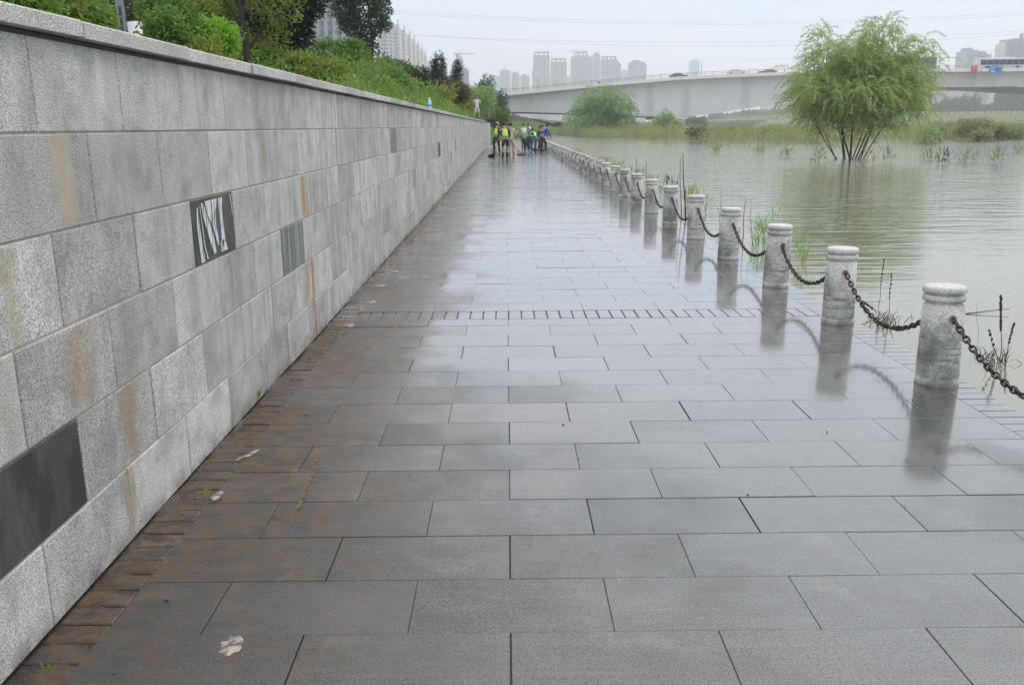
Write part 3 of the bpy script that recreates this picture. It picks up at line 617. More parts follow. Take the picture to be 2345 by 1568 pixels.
look = ['with grey water marks and a chipped grey body', 'with dark water lines round its lower half', 'with a stained lower half and two rings', 'with a dark scuffed lower corner', 'clean pale one standing in thin water', 'with a brown leaf at its foot']
prof = [(.121, -.03), (.121, .036), (.118, .041), (.1165, .043), (.1165, .046), (.119, .052), (.117, .16), (.1145, .30), (.111, .474), (.099, .481), (.099, .493), (.114, .498), (.1165, .507), (.1165, .524), (.113, .529), (.098, .532), (.098, .542), (.1155, .546), (.1185, .553), (.1185, .566), (.115, .577), (.105, .585), (.06, .588), (.002, .588)]
proto = None; boll = []
def rings():
    a = MB(); a.lathe((0, 0, 0), prof, 40); return a
for i, Y in enumerate(BY):
    vis = i-1                      # 0 = nearest one seen
    if i == 0: continue
    lb = ('%s pale granite bollard of the row on the wet edge' % (ordn[vis] if vis == 0 else ordn[vis]+' nearest')+(', '+look[vis] if vis < len(look) else '')) if vis < 14 else 'pale granite bollard in the far overlapping run near the workers'
    words = lb.split(); lb = ' '.join(words[:16])
    t = empty('stone_bollard', (BX+random.gauss(0, .006), Y, 0), lb, 'bollard', 'granite bollards along the water edge', rz=random.random()*.25-.12)
    t.rotation_euler.x = random.gauss(0, .017); t.rotation_euler.y = random.gauss(0, .014)
    if proto is None:
        b = rings().build('shaft', M['bollard'], t); ey = []
        for s_ in (-1, 1):
            q = MB(); n_ = 12
            q.tube([(0.0, s_*(.1290)+.018*math.cos(2*PI*a/n_), .398+.018*math.sin(2*PI*a/n_)) for a in range(n_+1)], .0045, 6)
            ey.append(q.build('eye_bolt', M['chain'], t))
            q2 = MB(); q2.tube([(0.0, s_*.110, .405), (0, s_*.1155, .405)], .022, 10); ey.append(q2.build('rust_collar', M['rust'], t))
        proto = [b]+ey
    else:
        for c in proto:
            n_ = c.copy(); col.objects.link(n_); n_.parent = t
    boll.append(t)
def chain(y0, y1, label, hi=True, broken=False):
    a = Vector((BX, y0+.146, .385)); b = Vector((BX, y1-.146, .385)); L = (b-a).length; sag = .215+random.gauss(0, .015)
    N = 400; pts = [a.lerp(b, i/N)-Vector((0, 0, sag*4*(i/N)*(1-i/N))) for i in range(N+1)]
    acc = [0]
    for i in range(N): acc.append(acc[-1]+(pts[i+1]-pts[i]).length)
    pitch_ = .043; n = int(acc[-1]/pitch_); mb = MB()
    for i in range(n+1):
        s_ = acc[-1]*i/n if n else 0; j = min(N-1, max(0, int(np.searchsorted(acc, s_))-1)); c = pts[j+1]; t_ = (pts[min(N, j+2)]-pts[max(0, j-1)]).normalized()
        tw = random.gauss(0, .25); side = Vector((1, 0, 0)); nn = t_.cross(side).normalized(); u = (side*math.cos(PI/4+(PI/2 if i % 2 else 0)+tw)+nn*math.sin(PI/4+(PI/2 if i % 2 else 0)+tw))
        pl = []; hl, hw = .0275, .0145; K = 12 if hi else 8
        for q in range(K+1):
            th = 2*PI*q/K; cx, sx_ = math.cos(th), math.sin(th); pl.append(c+t_*(hl*(abs(cx)**.8)*(1 if cx > 0 else -1))+u*(hw*(abs(sx_)**.8)*(1 if sx_ > 0 else -1)))
        mb.tube(pl, .0062, 6 if hi else 4, cap=False)
    o = mb.build('chain', M['chain']); tag(o, label, 'chain', 'iron chains hung between the bollards'); return o
for i in range(0, 13):
    if i == 0: lb = 'dark iron chain hanging in front of the nearest bollard'
    else: lb = 'dark iron chain hanging between the %s and %s bollards' % (ordn[i-1], ordn[i])
    chain(BY[i], BY[i+1], lb, i < 6)
for i in range(13, 20): chain(BY[i], BY[i+1], 'thin far chain hidden among the overlapping distant bollards', False)

# ---------------------------------------------------------------- big willow in the water
def willow(base, stems, blobs, nstr, label, m='lf_willow', sl_=(.35, .9), L=.10, Wd=.016, step=.035, tr=.05, name='willow_tree', per=2, group=None):
    t = empty(name, base, label, 'willow', group); mb = MB(); tips = []
    for (x, y_, z, r0) in stems:
        pts = limbs(mb, (random.gauss(0, .12)+x*.13, random.gauss(0, .2), -.5), (x, y_, z), r0, r0*.35, .05, 8, 7); tips.append(pts)
        for q in range(7):
            s_ = pts[random.randint(3, 7)]; bl_ = random.choice(blobs); e_ = Vector(bl_[:3])+Vector([random.gauss(0, .35)*bl_[3] for _ in range(3)])
            if (e_-s_).length < 3.2 and e_.z > s_.z-.3: limbs(mb, s_, e_, r0*.35, .008, .06, 6, 5)
    mb.build('trunk', M['willowbark'], t)
    w_ = np.array([b[3]**2*b[4] for b in blobs]); w_ /= w_.sum(); kk = rng.choice(len(blobs), nstr, p=w_); B = np.array(blobs)[kk]
    d = unit(rng.normal(size=(nstr, 3))); rr = rng.random(nstr)**.4; S = B[:, :3]+d*rr[:, None]*B[:, [3, 3, 4]]
    dirs = unit(np.stack([d[:, 0]+.8*rng.normal(size=nstr), d[:, 1]+.6*rng.normal(size=nstr), .45+.5*rng.random(nstr)+.5*d[:, 2]], 1)); Ls = sl_[0]+(sl_[1]-sl_[0])*rng.random(nstr)
    P = []; D = []; T = []
    nst = int(sl_[1]/step); pos = S.copy(); v = dirs.copy(); tint = rng.random(nstr)
    for i in range(nst):
        alive = (i*step) < Ls; v = unit(v+np.array([0, 0, -1.0])*step*(3.2/np.maximum(.3, Ls))[:, None]*.55+rng.normal(size=v.shape)*.03); pos = pos+v*step
        for _ in range(per):
            q = pos[alive]; dd = v[alive]+.55*rng.normal(size=q.shape)+np.array([0, 0, -.15]); P.append(q); D.append(dd); T.append(np.clip(tint[alive]*.7+.3*rng.random(len(q)), 0, 1))
    P = np.concatenate(P); D = np.concatenate(D); T = np.concatenate(T)
    qmesh('crown', leafquads(P, D, L*(.6+.8*rng.random(len(P))), Wd), M[m], T, t); return t
WY = 39.5; wb = gnd(1945, 362, WL); wb.y = WY; wb.x = at(1945, 362, WY).x; kx = WY/FPX/.97
def wr(px, py, r, rz=None, dy=0): q = at(px, py, WY); return (q.x-wb.x, dy*kx, q.z-WL, r*kx, (rz or r)*kx)
wbl = [wr(1895, 105, 30, 32, 10), wr(1950, 125, 34, 30, -10), wr(2008, 92, 38, 32, -10), wr(1895, 155, 40, 34, 20), wr(1965, 160, 56, 40, 0), wr(2045, 122, 36, 34, 20), wr(2106, 108, 22, 26, -10), wr(2115, 150, 26, 34, 0), wr(2030, 185, 70, 44, 10), wr(1850, 190, 30, 34, 0),
       wr(1880, 215, 58, 36, -30), wr(1960, 225, 66, 34, -50), wr(2045, 230, 50, 32, -30), wr(2100, 205, 26, 30, 20), wr(1930, 240, 70, 26, 40), wr(1845, 245, 30, 18, 10), wr(1990, 200, 60, 40, 60), wr(2075, 250, 22, 14, 10), wr(2030, 60, 20, 18, 0), wr(1890, 85, 14, 16, 5), wr(2075, 215, 30, 26, -40), wr(1875, 262, 26, 20, -20), wr(1925, 270, 30, 20, 20), wr(1975, 262, 30, 22, -50), wr(2025, 268, 28, 20, -10), wr(2085, 262, 26, 18, 20), wr(1835, 225, 22, 20, 0), wr(1890, 285, 16, 12, 10), wr(2010, 288, 18, 12, 0), wr(1850, 268, 22, 16, 10), wr(2110, 262, 22, 16, -10), wr(2060, 285, 18, 10, 20), wr(1935, 292, 16, 12, -20), wr(1905, 300, 14, 10, 20), wr(1980, 298, 18, 12, 10), wr(2035, 300, 14, 10, -20)]
st_ = [(wr(a, b_, 1)[0], dy*kx, wr(a, b_, 1)[2], r*.7) for a, b_, dy, r in [(1870, 255, 30, .05), (1900, 200, -20, .06), (1930, 150, 10, .07), (1970, 110, 0, .075), (2010, 90, -20, .06), (2060, 150, 30, .06), (2090, 200, -20, .05), (2040, 240, 40, .045), (1990, 180, -50, .05), (1880, 235, -50, .045), (1850, 230, 0, .04)]]
willow((wb.x, WY, WL), st_, wbl, 3500, 'large round green willow standing in the flooded river', sl_=(.35, 1.15), L=.13, Wd=.024, tr=.06)
W2 = 150; w2 = at(1375, 300, W2); kx2 = W2/FPX/.97
def wr2(px, py, r, rz=None): q = at(px, py, W2); return (q.x-w2.x, random.gauss(0, 20)*kx2, q.z-WL, r*kx2, (rz or r)*kx2)
willow((w2.x, W2, WL), [(a*kx2, 0, 3.5, .12) for a in (-40, -15, 5, 25, 45)], [wr2(1340, 245, 26), wr2(1375, 235, 30), wr2(1405, 240, 30), wr2(1430, 262, 24), wr2(1325, 272, 24), wr2(1370, 275, 40, 24), wr2(1415, 285, 34, 18), wr2(1345, 290, 30, 14)], 1500, 'rounded grey green willow in the water before the bridge', 'lf_willow2', (1.0, 2.4), .34, .09, .13, per=2)
W3 = 160
q3 = at(1525, 285, W3); willow((q3.x, W3, WL), [(0, 0, 2.5, .08), (.8, 0, 2, .06)], [(0, 0, 2.6, 1.2, 1.0), (1.0, 0, 1.8, 1.3, .8), (-1.2, 0, 1.6, 1.3, .8), (.2, 0, 3.4, .6, .6)], 500, 'small yellow green willow in front of the bridge pier', 'lf_willow', (.7, 1.6), .3, .09, .13)
def wbush(px, py, Y, w_, h_, m, n, label, L=.2, Wd=.07):
    q = at(px, py, Y); k_ = Y/FPX/.97
    tree('water_bush', (q.x, Y, WL), lumps(w_/2*k_, h_/2*k_*1.05, 11, h_/2*k_*.8, .42), m, n, label, .02, L, Wd, 'willowbark', 'ragged bushes in the flooded reed belt' if 'ragged weed' in label else None, 'bush', spread=.15)
wbush(2230, 325, 82, 95, 60, 'lf_reed', 6000, 'tall green bush rising from the flooded reeds at right'); wbush(2310, 325, 84, 80, 38, 'lf_reed', 3500, 'smaller green bush at the right edge of the flooded reeds')
wbush(2160, 325, 95, 90, 42, 'lf_reed', 3500, 'olive bush in the reeds right of the large willow'); wbush(1470, 300, 150, 60, 22, 'lf_reed', 2500, 'low brownish bush between the two far willows', .3, .1)
wbush(1595, 292, 330, 55, 34, 'lf_far', 2500, 'hazy round shrub right of the bridge pier', .6, .3); wbush(1270, 292, 240, 36, 24, 'lf_far', 1800, 'hazy bush on the far shore beyond the workers', .5, .25); wbush(1300, 294, 200, 34, 22, 'lf_far', 1800, 'hazy low bush left of the rounded willow', .4, .2)

for i in range(34):
    px = random.uniform(1330, 2330) if i < 24 else random.uniform(2120, 2340); Y = random.uniform(72, 130) if px > 1560 else random.uniform(130, 165)
    if abs(px-1950) < 60: Y += 15
    wbush(px, 320, Y, random.uniform(26, 60), random.uniform(22, 38)*90/Y, random.choice(('lf_reed', 'lf_reed', 'lf_willow2', 'lf_brown')), 900, 'low ragged weed bush standing within the flooded reed belt', .26, .10)
# flooded reed belt: nobody could count it
near = [(9.7, 138), (12.2, 100), (14.2, 76), (16, 64), (18.5, 60), (21, 54), (24, 60), (30, 60), (37, 72), (44, 80), (60, 100), (90, 118)]
def nearY(X): return np.interp(X, [a for a, _ in near], [b_ for _, b_ in near])
n = 30000; X = 9.5+100*rng.random(n)**1.25; n0 = nearY(X); Y = n0+(rng.random(n)**1.6)*(np.maximum(30, 190-n0)); 
front = (Y-n0)/18; keep = (rng.random(n) < .16+front) & (X < .62*Y+6); X, Y = X[keep], Y[keep]; n = len(X)
hh = (.45+.95*rng.random(n))*np.clip(1+.40*np.sin(X*.45+Y*.16)*np.sin(X*.17-Y*.09)+.25*np.sin(X*1.3+Y*.5), .35, 1.7); P = []; D = []; LL = []
for j in range(9):
    f = rng.random(n)**.7; P.append(np.stack([X+rng.normal(size=n)*.18, Y+rng.normal(size=n)*.18, WL+f*hh], 1)); D.append(np.stack([rng.normal(size=n)*.8, rng.normal(size=n)*.8, .5+rng.random(n)], 1)); LL.append(.12+.16*rng.random(n))
P = np.concatenate(P); D = np.concatenate(D); LL = np.concatenate(LL); 
SP_ = np.stack([X, Y, np.full(n, WL-.1)], 1); SD = np.stack([rng.normal(size=n)*.12, rng.normal(size=n)*.12, np.ones(n)], 1)
V = np.concatenate([leafquads(P, D, LL, .07), leafquads(SP_, SD, hh+.1, .03)])
ck = np.sin(V[:, 0, 0]*.9+1.1*np.sin(V[:, 0, 1]*.31))*np.sin(V[:, 0, 1]*.42-V[:, 0, 0]*.2); dn = V[:, 0, 1]-nearY(V[:, 0, 0]); V = V[(ck+dn/60+.40*rng.normal(size=len(V))) > .38]
tag(qmesh('flooded_reeds', V, M['lf_reed'], np.clip(.45+.30*np.sin(V[:, 0, 0]*.6+V[:, 0, 1]*.23)+.25*rng.normal(size=len(V)), 0, 1)), 'belt of brownish green reeds and weeds standing in the flood water', 'reeds', kind='stuff')
# red brown and green tufts standing free before the belt
def tuft(px, py, Y, h, m, n, label, spread=.25, L=.25, Wd=.03, cat='water plant', group=None, name='water_plant'):
    q = at(px, py, Y); q.z = WL
    t = MB(); V = []
    a = rng.random(n)*2*PI; r = rng.random(n)*spread; f = rng.random(n); Pn = np.stack([np.cos(a)*r, np.sin(a)*r, f*h*.8-.02], 1); Dn = np.stack([np.cos(a)*.5+rng.normal(size=n)*.3, np.sin(a)*.5+rng.normal(size=n)*.3, .8+rng.random(n)], 1)
    V = [leafquads(Pn, Dn, L*(.5+rng.random(n)), Wd)]
    ns = max(3, n//12); Ps = np.stack([rng.normal(size=ns)*spread*.5, rng.normal(size=ns)*spread*.5, np.full(ns, -.1)], 1); V.append(leafquads(Ps, np.stack([rng.normal(size=ns)*.15, rng.normal(size=ns)*.15, np.ones(ns)], 1), h*(.7+.4*rng.random(ns)), .014*max(1, Y/25)))
    V = np.concatenate(V); return tag(qmesh(name, V, M[m], rng.random(len(V)), loc=(q.x, Y, WL)), label, cat, group)
def tY(px, py): g = gnd(px, py, WL); return g.y
for (px, py, h, m, lb) in [(1872, 372, .6, 'lf_reed', 'thin weed tuft in the water left of the large willow'), (1985, 378, .7, 'lf_dry', 'brown dry weeds round the foot of the large willow'), (2030, 370, .7, 'lf_reed', 'olive weeds just right of the willow stems'), (2130, 366, .55, 'lf_reed', 'single leafy stalk in open water right of the willow'),
                           (2162, 376, .7, 'lf_black', 'dark bare stalk in open water right of the willow'), (2215, 372, .5, 'lf_reed', 'small upright weed midway to the right edge of the water'), (2280, 374, .65, 'lf_reed', 'bent leafy weed clump near the right edge of the water'), (2335, 350, .5, 'lf_reed', 'weed clump at the right edge before the reed belt'),
                           (1640, 350, .4, 'lf_reed', 'thin weeds below the left end of the reed belt'), (1740, 352, .4, 'lf_reed', 'thin weeds in front of the reed belt left of the willow'), (1800, 360, .4, 'lf_reed', 'low weeds in front of the reed belt beside the willow')]:
    tuft(px, py, tY(px, py), h, m, 60, lb, .35, .2, .035)
for (px, py, h, m, n, sp_, lb) in [(1655, 520, .32, 'lf_weed', 40, .10, 'green blades in the water behind the fifth bollard'), (1580, 470, .4, 'lf_weed', 70, .16, 'leafy green weeds right of the seventh bollard'), (1385, 395, .55, 'lf_weed', 160, .4, 'dense green grass clump behind the run of far bollards'), (1740, 568, .40, 'lf_weed', 110, .12, 'bright green grass clump behind the chain by the fourth bollard'), (1832, 600, .38, 'lf_weed', 30, .06, 'green blades in the water behind the third bollard'), (1494, 437, .42, 'lf_weed', 70, .12, 'leafy green weed behind the eighth bollard'), (1455, 425, .5, 'lf_grey', 60, .25, 'grey green weeds behind the ninth bollard'),
                                   (1410, 408, .5, 'lf_weed', 120, .35, 'green grass clump behind the far bollards'), (1350, 385, .5, 'lf_bankyel', 160, .5, 'yellow green grass fringe behind the far bollards'), (1322, 362, .5, 'lf_weed', 120, .5, 'green grass fringe before the rounded willow'), (1772, 500, .4, 'lf_weed', 14, .05, 'sparse green blades above the third bollard'), (1535, 450, .5, 'lf_grey', 50, .2, 'grey weeds between the seventh and eighth bollards'),
                                   (1620, 480, .35, 'lf_reed', 25, .15, 'thin weeds in the water behind the sixth bollard'), (1606, 515, .5, 'lf_weed', 40, .06, 'green stalk foot rising beside the sixth bollard')]:
    tuft(px, py, tY(px, py), h, m, n, lb, sp_, .16, .010 if px > 1600 else .02, group='weeds along the water edge')
def stalk(px0, py0, px1, py1, r, label, beads=0, name='dry_stalk', mat='lf_black', z0=WL):
    g = gnd(px0, py0, z0); q = at(px1, py1, g.y+.02); mb = MB(); v = q-g; n = 7
    pts = [Vector((0, 0, 0))+v*(i/(n-1))+Vector((math.sin(i*1.3)*.006, 0, 0)) for i in range(n)]; mb.tube(pts, [r*(1-.5*i/(n-1)) for i in range(n)], 5)
    for i in range(beads):
        t_ = 1-.62*(i/beads)**1.2; c = v*t_; s_ = r*(2.2+random.random()*1.2); mb.ball(c+Vector((random.gauss(0, r*.5), 0, 0)), (s_, s_, s_*1.5), 4)
    return tag(mb.build(name, M[mat], loc=g), label, 'plant stalk', 'dry stalks in the shallow water')
stalk(1570, 505, 1563, 352, .012, 'tallest dark bare stalk behind the sixth bollard'); stalk(1560, 500, 1557, 362, .008, 'slimmer dark stalk beside the tallest one'); stalk(1479, 425, 1480, 372, .012, 'short dark stalk behind the eighth bollard'); stalk(1458, 420, 1458, 358, .008, 'thin dark stalk left of the short one')
stalk(1700, 560, 1707, 452, .006, 'dark stalk just right of the fourth bollard'); stalk(1722, 560, 1719, 455, .004, 'thin pale stalk behind the fourth bollard chain', mat='lf_reed'); stalk(1650, 520, 1652, 432, .004, 'thin dark stalk right of the fifth bollard')
stalk(2292, 812, 2292, 678, .003, 'upright beaded seed stalk behind the nearest bollard', 16); stalk(2300, 822, 2322, 742, .003, 'leaning beaded seed stalk right of the upright one', 7); stalk(2285, 830, 2266, 757, .003, 'short curved stalk left of the upright beaded one', 4); stalk(2240, 775, 2236, 690, .0015, 'hair thin stem standing by the nearest bollard')
stalk(2012, 700, 2024, 595, .0025, 'beaded seed stalk leaning right above the second chain', 9); stalk(2034, 730, 2041, 628, .0025, 'upright beaded stalk above the middle of the second chain', 7); stalk(2018, 720, 1975, 690, .003, 'beaded stalk lying over to the left above the second chain', 8)
stalk(2212, 718, 2310, 707, .006, 'straight tan reed floating right of the nearest bollard', mat='lf_dry', z0=WL+.004)
def deb(px, py, n, s, label, m='lf_dry', name='plant_debris'):
    g = gnd(px, py, WL); mb = MB()
    for i in range(n):
        a = random.random()*2*PI; c = Vector((random.gauss(0, s*.35), random.gauss(0, s*.35), .005)); e_ = c+Vector((math.cos(a)*s*random.uniform(.2, .7), math.sin(a)*s*random.uniform(.2, .7), random.uniform(0, s*.7))); mid = (c+e_)/2+Vector((0, 0, s*.15)); mb.tube([c, mid, e_], [.003, .0025, .0012], 4)
    return tag(mb.build(name, M[m], loc=g), label, 'debris')
deb(2035, 738, 26, .16, 'tangle of tan dry leaves floating behind the second chain'); deb(2022, 752, 12, .14, 'dark twigs floating under the tan tangle', 'lf_black'); deb(2292, 835, 18, .15, 'tangle of bent dry stems at the foot of the beaded stalk'); deb(2262, 820, 10, .13, 'bent olive stems left of the beaded stalk', 'lf_reed')

# ---------------------------------------------------------------- things on the paving
def decal(name, c, k=22):
    s = NT(name); s.fin(s.mix(s.noise(80, 3), tuple(q*.75 for q in c), c), .6); s.val(s.b.inputs['Alpha'], s.mr(s.noise(k, 5, None, .7), .40, .56)); return s.m
def blot(name, px, py, rx, ry, m, label, cat, n=18, z=.0035, rot=0, jag=.2):
    g = gnd(px, py, 0); vs = [(0, 0, z+.001)]
    for i in range(n):
        a = 2*PI*i/n; r = 1+random.gauss(0, jag)*.7; x, y_ = math.cos(a)*rx*r, math.sin(a)*ry*r; vs.append((x*math.cos(rot)-y_*math.sin(rot), x*math.sin(rot)+y_*math.cos(rot), z))
    b = MB(); b.add(vs, [(0, i+1, (i+1) % n+1) for i in range(n)]); return tag(b.build(name, m, loc=g), label, cat)
lime = decal('lime_wash', (.46, .42, .36)); mud = decal('dried_mud', (.20, .14, .075), 45)
blot('lime_splash', 532, 1480, .036, .05, lime, 'pale lime splash on the nearest left paver', 'stain'); blot('lime_splash', 497, 1136, .018, .05, lime, 'pale chip beside the yellow weed', 'stain'); blot('lime_splash', 570, 1042, .018, .07, lime, 'pale worn paver corner by the brick strip', 'stain', rot=-.5)
for i, (px, py, lb) in enumerate([(872, 655, 'top'), (850, 692, 'second'), (800, 745, 'third'), (905, 622, 'far')]): blot('pale_patch', px, py, .05, .07, lime, {'top': 'pale patch beside the brick strip beyond the brick band', 'second': 'pale patch beside the brick strip just before the brick band', 'third': 'pale patch at the left end of the brick band', 'far': 'farthest pale patch beside the brick strip'}[lb], 'stain')
g0 = gnd(730, 1040); b = MB(); prev = None; vs = []
for i, (px, py, w_) in enumerate([(728, 1040, .010), (716, 1085, .018), (704, 1115, .012), (690, 1150, .014), (677, 1180, .010), (660, 1212, .004)]):
    q = gnd(px, py)-g0; w_ *= .55; vs += [(q.x-w_, q.y, .004), (q.x+w_, q.y, .004)]
b.add(vs, [(2*i, 2*i+1, 2*i+3, 2*i+2) for i in range(5)]); tag(b.build('mud_streak', mud, loc=g0), 'curved tan mud streak across the left pavers', 'stain')
lt = MB()
for i in range(230):
    Y = 1.6+30*random.random()**1.7; X = random.uniform(-1.4, -1.05) if random.random() < .55 else random.uniform(-1.2, 2.5); s_ = random.choice((.0015, .002, .0025, .0045))*(1+Y/16); a = random.random()*PI
    lt.box((X, Y, .002+s_*.2), (s_*2.2, s_, s_*.5), 0, rot=Matrix.Rotation(a, 3, 'Z'))
tag(lt.build('leaf_litter', plain('litter', (.05, .035, .02), .7, .6, 30)), 'scattered dark crumbs and leaf bits on the paving', 'litter', kind='stuff')
def weed(px, py, h, m, n, label, sp_=.02, L=.06, Wd=.008, flat=0):
    g = gnd(px, py, 0); V = []
    a = rng.random(n)*2*PI; Pn = np.stack([rng.normal(size=n)*sp_, rng.normal(size=n)*sp_, rng.random(n)*h*.4], 1); Dn = np.stack([np.cos(a)*.6, np.sin(a)*.6, np.full(n, 1.0-flat)], 1)
    tag(qmesh('wall_weed', leafquads(Pn, Dn, h*(.5+.5*rng.random(n)), Wd), M[m], rng.random(n), loc=g), label, 'weed', 'weeds growing at the foot of the wall')
weed(587, 918, .10, 'lf_weed', 16, 'bright green tuft growing where the wall meets the bricks', .012, Wd=.012); weed(474, 1142, .055, 'lf_bankyel', 9, 'yellow sprout with a bent stem near the pale chip', .01, Wd=.007); weed(122, 1535, .04, 'lf_bankyel', 7, 'small yellowish sprout on the nearest bricks', .01, Wd=.005)
weed(775, 745, .07, 'lf_dry', 30, 'dry straw weeds at the left end of the brick band', .05, Wd=.006); weed(760, 775, .05, 'lf_bankyel', 16, 'yellowish weeds just before the brick band', .04, Wd=.006); weed(945, 545, .08, 'lf_dry', 40, 'dry weeds along the wall foot beyond the brick band', .10, Wd=.008); weed(992, 478, .10, 'lf_reed', 40, 'olive weeds along the distant wall foot', .12, Wd=.01); weed(1010, 452, .1, 'lf_reed', 50, 'farthest weeds along the wall foot', .2, Wd=.01)
weed(745, 800, .04, 'lf_dry', 14, 'scrappy dry weeds on the bricks near the wall', .03, Wd=.005)
# bottle on the coping
p = at(989, 250, 17.4); t = empty('plastic_bottle', (-1.47, 17.4, 1.845), 'clear plastic bottle with blue label standing on the wall coping', 'bottle')
mb = MB(); mb.lathe((0, 0, 0), [(.028, 0), (.036, .006), (.036, .03)], 16); mb.lathe((0, 0, 0), [(.036, .085), (.036, .125), (.030, .15), (.015, .178), (.013, .19)], 16); mb.build('bottle_body', plain('clear_plastic', (.62, .68, .72), .15, .05), t)
mb = MB(); mb.lathe((0, 0, 0), [(.0365, .03), (.0368, .085)], 16); mb.build('label_band', plain('blue_label', (.06, .33, .72), .4, .1), t)
mb = MB(); mb.lathe((0, 0, 0), [(.015, .188), (.015, .207), (.012, .209)], 12); mb.build('cap', M['whitewash'], t)

# ---------------------------------------------------------------- bridge
BRX = np.array([-140, -60, 0, 20, 40, 54, 67, 82, 97, 117, 140, 160, 175, 200, 260]); 
RT = np.array([0, 5.4, 10.0, 11.7, 13.15, 13.65, 13.95, 14.1, 14.15, 14.1, 13.7, 13.0, 12.5, 11.5, 8.0])
GBX = np.array([-140, -60, -20, 0, 20, 34, 39, 46, 54, 67, 82, 97, 117, 140, 160, 171, 178, 190, 260]); GB = np.array([-4, 3.0, 4.9, 4.95, 4.3, 3.55, 3.4, 3.6, 4.75, 6.5, 8.4, 9.5, 9.5, 7.4, 4.6, 3.4, 3.4, 4.2, 3.5])
def by(X): return 215-.085*X
def extr(name, sec, xs, m, parent, lab=None):           # sec(X) -> list of (dy, z)
    mb = MB(); vs = []; S = len(sec(xs[0]))
    for X in xs:
        for (dy, z) in sec(X): vs.append((X, by(X)+dy, z))
    fs = [(i*S+j, i*S+(j+1) % S, (i+1)*S+(j+1) % S, (i+1)*S+j) for i in range(len(xs)-1) for j in range(S)]
    fs += [tuple(range(S)), tuple(range((len(xs)-1)*S, len(xs)*S))[::-1]]; mb.add(vs, fs); o = mb.build(name, m, parent)
    if lab: o['label'] = lab
    return o
br = empty('bridge', (0, 0, 0), 'long pale concrete box girder road bridge arching over the river', 'bridge')
xs = list(np.arange(-140, 261, 4.0))
top = lambda X: float(np.interp(X, BRX, RT))-.95
gb = lambda X: float(np.interp(X, GBX, GB))
DW = 31
extr('deck', lambda X: [(0, top(X)-.42), (0, top(X)-.06), (DW, top(X)-.06), (DW, top(X)-.42), (DW-2.6, top(X)-.75), (2.6, top(X)-.75)], xs, M['concrete'], br)
extr('girder', lambda X: [(2.6, top(X)-.74), (3.2, gb(X)), (DW-3.2, gb(X)), (DW-2.6, top(X)-.74)], xs, M['concrete'], br)
extr('parapet', lambda X: [(-.12, top(X)-.50), (-.12, top(X)+.22), (.18, top(X)+.22), (.18, top(X)-.50)], xs, M['concrete_light'], br)
extr('far_parapet', lambda X: [(DW-.2, top(X)-.50), (DW-.2, top(X)+.22), (DW+.1, top(X)+.22), (DW+.1, top(X)-.50)], xs, M['concrete_light'], br)
rl = MB()
for zz, r in ((.93, .055), (.6, .03)): rl.tube([(X, by(X)+.02, top(X)+zz) for X in xs], r, 5)
X = -60
while X < 200: rl.box((X, by(X)+.02, top(X)+.55), (.14 if round((X+60)/2) % 2 == 0 else .07, .10, .75+(.16 if round((X+60)/2) % 2 == 0 else 0))); X += 2.0
rl.build('railing', M['greypaint'], br)
for X in (40, 175):
    mb = MB(); mb.bbox((X, by(X)+15, gb(X)/2-1.2), (3.2, 22, gb(X)+1.9), .3); 
    mb.box((X, by(X)+15, gb(X)-.25), (6.5, 24, .5)); mb.build('pier', M['concrete'], br)
mb = MB(); 
for dy in (5, 15, 26): mb.tube([(2, by(2)+dy, -1), (2, by(2)+dy, 5.0)], .45, 12)
mb.build('side_piers', M['concrete_light'], br)
for (X, h) in ((48.5, 9), (104.5, 9), (-8, 9), (8, 9)):
    t = empty('bridge_lamp', (X, by(X)+DW/2, top(X)-.06), {48.5: 'thin pale lamp post on the bridge near the blue tower', 104.5: 'thin pale lamp post on the bridge right of the willow', -8: 'lamp post on the left end of the bridge behind trees', 8: 'lamp post on the bridge above its left part'}[X], 'lamp post', 'lamp posts on the bridge')
    mb = MB(); mb.tube([(0, 0, 0), (0, 0, 4.2)], [.09, .06], 6); mb.tube([(0, 0, 4.2), (-.5, 0, 4.4)], .04, 5); mb.build('post', M['greypaint'], t); mb = MB(); mb.ball((-.5, 0, 4.4), (.32, .16, .12), 5); mb.build('lantern', M['whitewash'], t)
glass = plain('vehicle_glass', (.035, .045, .055), .1, .1); tyre = plain('tyre', (.02, .02, .02), .8); 
